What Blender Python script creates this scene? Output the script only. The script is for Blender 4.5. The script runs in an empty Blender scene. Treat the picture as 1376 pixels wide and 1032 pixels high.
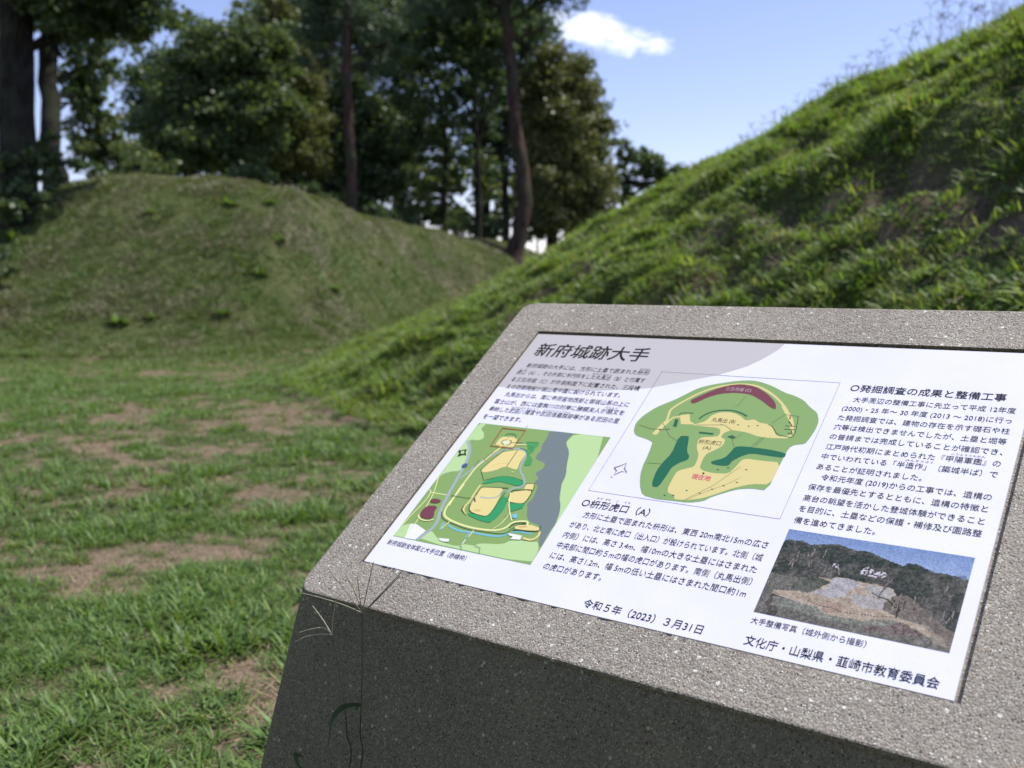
import bpy, bmesh, math, random
import numpy as np
from mathutils import Vector, Matrix
R = math.radians
random.seed(7)
rng = np.random.default_rng(11)
sc = bpy.context.scene
C = sc.collection

# ------------------------------------------------------------------ camera, sky, sun, exposure
EYE = 1.05
TH = R(6.095)
FPX = 1308.1
cam_d = bpy.data.cameras.new('camera')
cam_d.sensor_width = 36.0
cam_d.lens = 36.0 * FPX / 1376.0
cam_d.clip_start = 0.05
cam_d.clip_end = 3000
cam_d.dof.use_dof = True
cam_d.dof.focus_distance = 1.32
cam_d.dof.aperture_fstop = 4.9
cam = bpy.data.objects.new('camera', cam_d)
cam.location = (0, 0, EYE)
cam.rotation_euler = (R(90) - TH, 0, 0)
C.objects.link(cam)
sc.camera = cam

SUN_EL, SUN_AZ = 61.0, 75.0        # azimuth clockwise from +Y
world = bpy.data.worlds.new('World')
sc.world = world
world.use_nodes = True
wt = world.node_tree
wt.nodes.clear()
def WN(kind, **kw):
    n = wt.nodes.new(kind)
    for k, v in kw.items():
        setattr(n, k, v)
    return n
wo = WN('ShaderNodeOutputWorld')
wb = WN('ShaderNodeBackground')
wb.inputs['Strength'].default_value = 0.12
sky = WN('ShaderNodeTexSky', sky_type='NISHITA', sun_disc=False)
sky.sun_elevation = R(SUN_EL)
sky.sun_rotation = R(SUN_AZ)
sky.altitude = 400
sky.air_density = 1.0
sky.dust_density = 0.6
sky.ozone_density = 2.6
tint = WN('ShaderNodeMix', data_type='RGBA', blend_type='MULTIPLY')
tint.inputs[0].default_value = 1.0
tint.inputs[7].default_value = (1.20, 1.01, 1.13, 1)
wt.links.new(sky.outputs[0], tint.inputs[6])
geo = WN('ShaderNodeTexCoord')
def wdot(v):
    d = WN('ShaderNodeVectorMath', operation='DOT_PRODUCT')
    wt.links.new(geo.outputs['Generated'], d.inputs[0])
    d.inputs[1].default_value = v
    return d.outputs['Value']
def wmath(op, a, b=None, c=None, clamp=False):
    m = WN('ShaderNodeMath', operation=op, use_clamp=clamp)
    for i, x in enumerate((a, b, c)):
        if x is None:
            continue
        if isinstance(x, (int, float)):
            m.inputs[i].default_value = x
        else:
            wt.links.new(x, m.inputs[i])
    return m.outputs[0]
def sky_dir(px, py):
    x, y = (px - 688) / FPX, (py - 516) / FPX
    v = Vector((x, math.cos(TH) - y * math.sin(TH), -(math.sin(TH) + y * math.cos(TH))))
    return v.normalized()
def cloud(px, py, wx, wy, seed, thr, soft, tilt=0.0):
    f = sky_dir(px, py)
    r = Vector((f.y, -f.x, 0)).normalized()
    u = r.cross(f)
    r, u = r * math.cos(tilt) + u * math.sin(tilt), u * math.cos(tilt) - r * math.sin(tilt)
    a, b, c = wdot(r), wdot(u), wdot(f)
    a = wmath('DIVIDE', a, wx / FPX)
    b = wmath('DIVIDE', b, wy / FPX)
    d2 = wmath('ADD', wmath('MULTIPLY', a, a), wmath('MULTIPLY', b, b))
    no = WN('ShaderNodeTexNoise')
    no.inputs['Scale'].default_value = 30
    no.inputs['Detail'].default_value = 9
    no.inputs['Roughness'].default_value = 0.68
    mp = WN('ShaderNodeMapping')
    mp.inputs['Location'].default_value = (seed, seed, 0)
    mp.inputs['Scale'].default_value = (1, 1, 1.9)
    wt.links.new(geo.outputs['Generated'], mp.inputs[0])
    wt.links.new(mp.outputs[0], no.inputs[0])
    v = wmath('ADD', wmath('MULTIPLY', no.outputs[0], 2.3), wmath('MULTIPLY', d2, -0.75))
    v = wmath('DIVIDE', wmath('SUBTRACT', v, thr), soft, clamp=True)
    return wmath('MULTIPLY', v, wmath('GREATER_THAN', c, 0.5))
c1 = cloud(800, 42, 112, 27, 3.1, 0.58, 1.0, R(-12))
c2 = cloud(882, 63, 30, 13, 7.7, 0.62, 1.1)
c3 = cloud(964, 63, 14, 6, 1.3, 1.0, 3.0)
cm = wmath('MAXIMUM', wmath('MAXIMUM', c1, c2), c3)
# a low bank of white cloud along the whole horizon
sep = WN('ShaderNodeSeparateXYZ')
wt.links.new(geo.outputs['Generated'], sep.inputs[0])
no = WN('ShaderNodeTexNoise')
no.inputs['Scale'].default_value = 5
no.inputs['Detail'].default_value = 7
mp = WN('ShaderNodeMapping')
mp.inputs['Scale'].default_value = (1, 1, 3.5)
wt.links.new(geo.outputs['Generated'], mp.inputs[0])
wt.links.new(mp.outputs[0], no.inputs[0])
bank = wmath('SUBTRACT', wmath('MULTIPLY', no.outputs[0], 0.15), sep.outputs[2])
bank = wmath('MULTIPLY', wmath('DIVIDE', bank, 0.09, clamp=True), 0.5)
cm = wmath('MAXIMUM', cm, bank)
cmix = WN('ShaderNodeMix', data_type='RGBA')
cmix.inputs[7].default_value = (10.5, 10.5, 11.0, 1)
wt.links.new(cm, cmix.inputs[0])
wt.links.new(tint.outputs[2], cmix.inputs[6])
wt.links.new(cmix.outputs[2], wb.inputs[0])
wt.links.new(wb.outputs[0], wo.inputs[0])

sun_d = bpy.data.lights.new('sun', 'SUN')
sun_d.energy = 4.2
sun_d.angle = R(0.53)
sun_d.color = (1.0, 0.96, 0.90)
sun = bpy.data.objects.new('sun', sun_d)
sv = Vector((math.sin(R(SUN_AZ)) * math.cos(R(SUN_EL)), math.cos(R(SUN_AZ)) * math.cos(R(SUN_EL)), math.sin(R(SUN_EL))))
sun.rotation_euler = sv.to_track_quat('Z', 'Y').to_euler()
sun.location = (20, 5, 30)
C.objects.link(sun)

vs = sc.view_settings
vs.view_transform = 'Standard'
vs.look = 'None'
vs.gamma = 1.0
vs.use_curve_mapping = False
vs.exposure = 0.52
sc.cycles.max_bounces = 8
sc.cycles.transparent_max_bounces = 8
sc.cycles.sample_clamp_indirect = 6
sc.cycles.use_denoising = True

# ------------------------------------------------------------------ small helpers
def P(px, py, d):
    """world point seen at (px, py) of the photograph at depth d"""
    x, y = (px - 688) / FPX * d, (py - 516) / FPX * d
    return Vector((x, d * math.cos(TH) - y * math.sin(TH), EYE - (d * math.sin(TH) + y * math.cos(TH))))

def tag(o, label=None, cat=None, group=None, kind=None):
    if label: o['label'] = label
    if cat: o['category'] = cat
    if group: o['group'] = group
    if kind: o['kind'] = kind
    return o

def link(name, me, mat=None, parent=None):
    o = bpy.data.objects.new(name, me)
    C.objects.link(o)
    if mat is not None and me is not None and not me.materials:
        me.materials.append(mat)
    if parent is not None:
        o.parent = parent
    return o

def empty(name, loc, rz=0.0):
    o = bpy.data.objects.new(name, None)
    o.empty_display_size = 0.1
    o.location = loc
    o.rotation_euler = (0, 0, rz)
    C.objects.link(o)
    return o

def np_mesh(name, verts, faces, smooth=False, attr=None):
    """verts (n,3); faces (m,k) of one size"""
    me = bpy.data.meshes.new(name)
    verts = np.asarray(verts, dtype=np.float32)
    faces = np.asarray(faces, dtype=np.int32)
    k = faces.shape[1]
    me.vertices.add(len(verts))
    me.vertices.foreach_set('co', verts.ravel())
    me.loops.add(faces.size)
    me.loops.foreach_set('vertex_index', faces.ravel())
    me.polygons.add(len(faces))
    me.polygons.foreach_set('loop_start', np.arange(0, faces.size, k, dtype=np.int32))
    me.polygons.foreach_set('loop_total', np.full(len(faces), k, dtype=np.int32))
    me.polygons.foreach_set('use_smooth', np.full(len(faces), bool(smooth)))
    if attr:
        for an, av in attr.items():
            a = me.attributes.new(an, 'FLOAT', 'POINT')
            a.data.foreach_set('value', np.asarray(av, dtype=np.float32))
    me.update()
    me.validate()
    return me

class Nodes:
    def __init__(self, name):
        self.m = bpy.data.materials.new(name)
        self.m.use_nodes = True
        self.t = self.m.node_tree
        self.t.nodes.clear()
        self.out = self.n('ShaderNodeOutputMaterial')
    def n(self, kind, **kw):
        x = self.t.nodes.new(kind)
        for k, v in kw.items():
            setattr(x, k, v)
        return x
    def put(self, sock, v):
        if isinstance(v, bpy.types.NodeSocket):
            self.t.links.new(v, sock)
        elif isinstance(v, (tuple, list)) and len(v) == 3 and sock.type == 'RGBA':
            sock.default_value = (*v, 1)
        else:
            sock.default_value = v
    def mix(self, f, a, b, blend='MIX'):
        x = self.n('ShaderNodeMix', data_type='RGBA', blend_type=blend)
        self.put(x.inputs[0], f); self.put(x.inputs[6], a); self.put(x.inputs[7], b)
        return x.outputs[2]
    def math(self, op, a, b=None, clamp=False):
        x = self.n('ShaderNodeMath', operation=op, use_clamp=clamp)
        self.put(x.inputs[0], a)
        if b is not None: self.put(x.inputs[1], b)
        return x.outputs[0]
    def coord(self, which='Object'):
        return self.n('ShaderNodeTexCoord').outputs[which]
    def noise(self, scale, detail=4, rough=0.55, vec=None, stretch=None):
        x = self.n('ShaderNodeTexNoise')
        x.inputs['Scale'].default_value = scale
        x.inputs['Detail'].default_value = detail
        x.inputs['Roughness'].default_value = rough
        v = vec or self.coord()
        if stretch:
            mp = self.n('ShaderNodeMapping')
            mp.inputs['Scale'].default_value = stretch
            self.t.links.new(v, mp.inputs[0]); v = mp.outputs[0]
        self.t.links.new(v, x.inputs[0])
        return x
    def vor(self, scale, feature='F1', vec=None):
        x = self.n('ShaderNodeTexVoronoi', feature=feature)
        x.inputs['Scale'].default_value = scale
        self.t.links.new(vec or self.coord(), x.inputs[0])
        return x
    def ramp(self, f, stops, mode='LINEAR'):
        x = self.n('ShaderNodeValToRGB')
        x.color_ramp.interpolation = mode
        e = x.color_ramp.elements
        while len(e) < len(stops): e.new(0.5)
        for el, (p, c) in zip(e, stops):
            el.position = p
            el.color = (*c, 1) if len(c) == 3 else c
        self.put(x.inputs[0], f)
        return x.outputs[0]
    def attr(self, name):
        return self.n('ShaderNodeAttribute', attribute_name=name)
    def bsdf(self, color, rough=0.8, spec=0.3, bump=None, bump_d=0.01, bump_s=1.0, coat=0.0):
        b = self.n('ShaderNodeBsdfPrincipled')
        self.put(b.inputs['Base Color'], color)
        self.put(b.inputs['Roughness'], rough)
        b.inputs['Specular IOR Level'].default_value = spec
        b.inputs['Coat Weight'].default_value = coat
        b.inputs['Coat Roughness'].default_value = 0.12
        if bump is not None:
            bp = self.n('ShaderNodeBump')
            bp.inputs['Distance'].default_value = bump_d
            bp.inputs['Strength'].default_value = bump_s
            self.t.links.new(bump, bp.inputs['Height'])
            self.t.links.new(bp.outputs[0], b.inputs['Normal'])
        return b.outputs[0]
    def end(self, sh):
        self.t.links.new(sh, self.out.inputs[0])
        return self.m

def srgb(r, g, b):
    f = lambda c: c / 12.92 if c <= 0.04045 else ((c + 0.055) / 1.055) ** 2.4
    return (f(r / 255), f(g / 255), f(b / 255))
_flat = {}
def flat(ink, k=1.0, rough=0.42):
    """printed ink of one colour under a thin gloss coat"""
    key = (tuple(ink), k)
    if key not in _flat:
        n = Nodes('print_ink')
        c = srgb(*ink)
        _flat[key] = n.end(n.bsdf(tuple(x * k * 0.88 for x in c), 0.6, 0.15))
    return _flat[key]

# ------------------------------------------------------------------ noise and terrain
def _h(ix, iy, s):
    v = (ix.astype(np.int64) * 374761393 + iy.astype(np.int64) * 668265263 + s * 982451653) & 0xffffffff
    v = ((v ^ (v >> 13)) * 1274126177) & 0xffffffff
    v = v ^ (v >> 16)
    return (v & 0xffffff) / float(0xffffff)
def vnoise(x, y, s=0):
    ix, iy = np.floor(x), np.floor(y)
    fx, fy = x - ix, y - iy
    fx, fy = fx * fx * (3 - 2 * fx), fy * fy * (3 - 2 * fy)
    ix, iy = ix.astype(np.int64), iy.astype(np.int64)
    a, b = _h(ix, iy, s), _h(ix + 1, iy, s)
    c, d = _h(ix, iy + 1, s), _h(ix + 1, iy + 1, s)
    return (a * (1 - fx) + b * fx) * (1 - fy) + (c * (1 - fx) + d * fx) * fy
def fbm(x, y, sc_, s=0, o=4):
    r, a, t = 0, 1.0, 0
    for i in range(o):
        r = r + a * vnoise(x * sc_ * 2 ** i + 17.3 * i, y * sc_ * 2 ** i - 9.1 * i, s + i)
        t += a; a *= 0.5
    return r / t
def sstep(t):
    t = np.clip(t, 0, 1)
    return t * t * (3 - 2 * t)

# right rampart: crest line (y -> x, height above ground) and foot line (y -> x)
RY  = [0, 3, 5.5, 8.2, 11, 13.5, 17, 22, 27, 31, 34, 38]
RX  = [4.6, 4.5, 4.4, 4.31, 4.3, 4.25, 4.05, 3.57, 2.45, 1.55, 0.9, 0.4]
RH  = [3.2, 3.2, 3.22, 3.24, 3.36, 3.32, 3.14, 2.58, 1.83, 1.32, 0.9, 0.3]
FY  = [0, 3, 5, 7, 9.7, 14, 19, 24, 31, 34, 38]
FX  = [2.6, 2.0, 0.9, -1.0, -2.4, -2.8, -2.7, -1.9, -0.4, 0.0, 0.0]
# left mound: crest line (x -> y, height) and foot line (x -> y)
LX  = [-30, -13, -10.5, -9.6, -8.25, -7.1, -5.6, -4.2, -3.6, -3.1, -2.35, -1.3, 0.04, 1.3, 2.1, 6]
LY  = [16, 17.5, 18.2, 18.5, 19, 19, 19, 19, 20, 21, 23.5, 25, 26, 27.6, 29, 34]
LH  = [0.6, 0.9, 1.9, 2.45, 2.95, 3.10, 3.02, 2.78, 2.62, 2.42, 2.3, 2.22, 2.03, 1.5, 1.15, -0.2]
GX  = [-30, -13, -10, -7, -4.5, -3, -2, -1, 0, 1.5, 6]
GY  = [10.5, 11.6, 12.4, 13.2, 13.6, 14.6, 17.4, 19.4, 21.2, 23.8, 30]
HOLLOWS = []
def heights(x, y):
    base = 0.05 * (fbm(x, y, 0.5, 3) - 0.5) + 0.03 * (fbm(x, y, 3.0, 5, 3) - 0.5)
    far = -0.9 * sstep((np.hypot(x, y) - 28) / 8) - 6.5 * sstep((np.hypot(x, y) - 34) / 60)
    base = base + far
    cx, ch, fx = np.interp(y, RY, RX), np.interp(y, RY, RH), np.interp(y, FY, FX)
    fx = fx + 0.5 * (fbm(x, y, 0.35, 21, 2) - 0.5)
    t = (x - fx) / (cx - fx)
    tt = np.clip(t, 0, 1)
    prof = tt ** 1.5 * (1.2 - 0.2 * tt ** 3)
    wob = (fbm(x, y, 0.9, 31, 3) - 0.5)
    led = np.abs(fbm(x * 0.6, y, 1.3, 41, 3) - 0.5)
    hr = ch * prof + np.clip(tt * 6, 0, 1) * (0.34 * wob + 0.15 * np.clip(led - 0.02, 0, 0.09) / 0.09 + 0.20 * (fbm(x, y, 2.3, 45, 3) - 0.5)) * np.clip((1.1 - tt) * 2.4, 0.16, 1)
    for hx, hy, ax, ay, dep in HOLLOWS:
        u_, v_ = (x - hx) / ax, (y - hy) / ay
        hr = hr - dep * np.exp(-u_ * u_ - v_ * v_)
    hr = np.where(t > 1, hr - 0.03 * np.clip(x - cx, 0, 3) - 0.45 * np.clip(x - cx - 3.0, 0, 30), hr)
    hr = hr * sstep((y + 6) / 4) * (1 - sstep((y - 34) / 6))
    cy, lh, gy = np.interp(x, LX, LY), np.interp(x, LX, LH), np.interp(x, GX, GY)
    q = (y - gy) / (cy - gy)
    qq = np.clip(q, 0, 1)
    pl = 0.30 * qq ** 1.5 + 0.70 * sstep(qq) ** 1.05
    hl = lh * pl + np.clip(qq * 5, 0, 1) * (0.16 * (fbm(x, y, 0.8, 51, 3) - 0.5) + 0.05 * (fbm(x, y, 3.0, 55, 3) - 0.5))
    hl = np.where(q > 1, hl - 0.10 * np.clip(y - cy, 0, 40) ** 1.5, hl)
    hl = np.where(q > 1, np.maximum(hl, base - 0.5), hl)
    k = 0.16
    def smax(a, b):
        h = np.clip(0.5 + 0.5 * (a - b) / k, 0, 1)
        return b * (1 - h) + a * h + k * h * (1 - h)
    z0 = smax(base, np.where(t > 0, hr, base - 0.3))
    z = smax(z0, np.where(q > 0, hl, base - 0.3)) - 0.04
    side = np.where((hl > hr) & (q > 0.02) & (hl > base), 2, np.where((t > 0.02) & (hr > base), 1, 0))
    return z, side, tt, qq
def H(x, y):
    return float(heights(np.array([float(x)]), np.array([float(y)]))[0][0])

def sight(px, py):
    """where the line of sight through (px, py) meets the ground"""
    o_ = Vector((0, 0, EYE)); dr = P(px, py, 1.0) - o_; t = 2.0
    while t < 40:
        p = o_ + dr * t
        if p.z < H(p.x, p.y): break
        t += 0.04
    return p
# scars where the turf of the right bank has slipped: narrow ledges eaten into the slope
SCARS = [(sight(px, py), ax, ay, dep) for px, py, ax, ay, dep in [(1335, 208, .15, .34, .17), (1265, 222, .12, .32, .12), (1085, 188, .17, .50, .20), (1195, 222, .13, .36, .14),
         (1350, 262, .10, .3, .08), (985, 375, .14, .35, .12), (1060, 290, .14, .4, .12), (1240, 300, .14, .4, .12), (1330, 330, .12, .4, .10)]]
HOLLOWS += [(p.x, p.y, ax, ay, dep) for p, ax, ay, dep in SCARS]

def gpt(px, py):
    a = (py - 516) / FPX
    s_ = math.sin(TH) + a * math.cos(TH)
    d = EYE / s_
    return (px - 688) / FPX * d, d * (math.cos(TH) - a * math.sin(TH)), d
BARE = []
for (px, py, rx, ry, w) in [(350, 481, 115, 9, 1), (290, 494, 60, 6, .9), (430, 503, 60, 6, .7), (150, 478, 40, 3, .3), (260, 565, 120, 14, .85), (395, 560, 80, 15, 1), (140, 562, 60, 9, .7),
                         (270, 606, 110, 14, .8), (440, 640, 70, 28, .9), (150, 660, 60, 16, .7), (340, 655, 70, 14, .6), (100, 795, 90, 30, .95), (40, 765, 60, 22, .7),
                         (350, 705, 70, 14, .6), (310, 1010, 100, 38, 1.2), (370, 940, 50, 26, .8), (10, 905, 40, 20, .5), (500, 560, 60, 14, .8), (580, 505, 60, 8, .4), (480, 690, 60, 30, .7), (230, 630, 60, 12, .5)]:
    gx, gy, d = gpt(px, py)
    BARE.append((gx, gy, rx / FPX * d * 0.8, ry * d * d / (FPX * EYE) * 0.8, w))
def bareness(x, y, side, tt, qq):
    n1 = fbm(x, y, 1.6, 61, 5)
    b = np.zeros_like(x)
    for gx, gy, ax, ay, w in BARE:
        b = b + w * np.exp(-((x - gx) / ax) ** 2 - ((y - gy) / ay) ** 2)
    n0 = fbm(x, y, 4.5, 65, 3)
    n00 = fbm(x, y, 11.0, 68, 2)
    flat_ = np.clip(b * 0.55 + (n1 - 0.44) * 1.6 + (n0 - 0.5) * 2.4 + (n00 - 0.5) * 1.8, 0, 1)
    nr = fbm(x * 1.0, y * 0.55, 1.5, 71, 4)
    br = np.clip((nr - 0.55) * 4 + (fbm(x, y, 5.0, 75, 3) - 0.5) * 1.6, 0, 0.85)
    nl = fbm(x, y * 0.8, 1.1, 81, 5)
    for (p, ax, ay, dep) in SCARS:
        br = np.maximum(br, np.clip(1.15 * np.exp(-((x - p.x + .08) / (ax * 1.1)) ** 2 - ((y - p.y) / (ay * 1.1)) ** 2), 0, 0.72))
    bl = np.clip((nl - 0.46) * 3.0, 0, 1) * (0.35 + 0.4 * np.clip((x + 5) / 6, 0, 1)) * (0.35 + 0.65 * np.clip(qq * 1.6, 0, 1)) + 0.06
    ridge = np.clip((x + 2.6) / 2, 0, 1)
    bl = np.clip(bl + 0.22 * ridge * (0.4 + nl), 0, 1)
    return np.where(side == 2, bl, np.where(side == 1, br, flat_))

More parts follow.
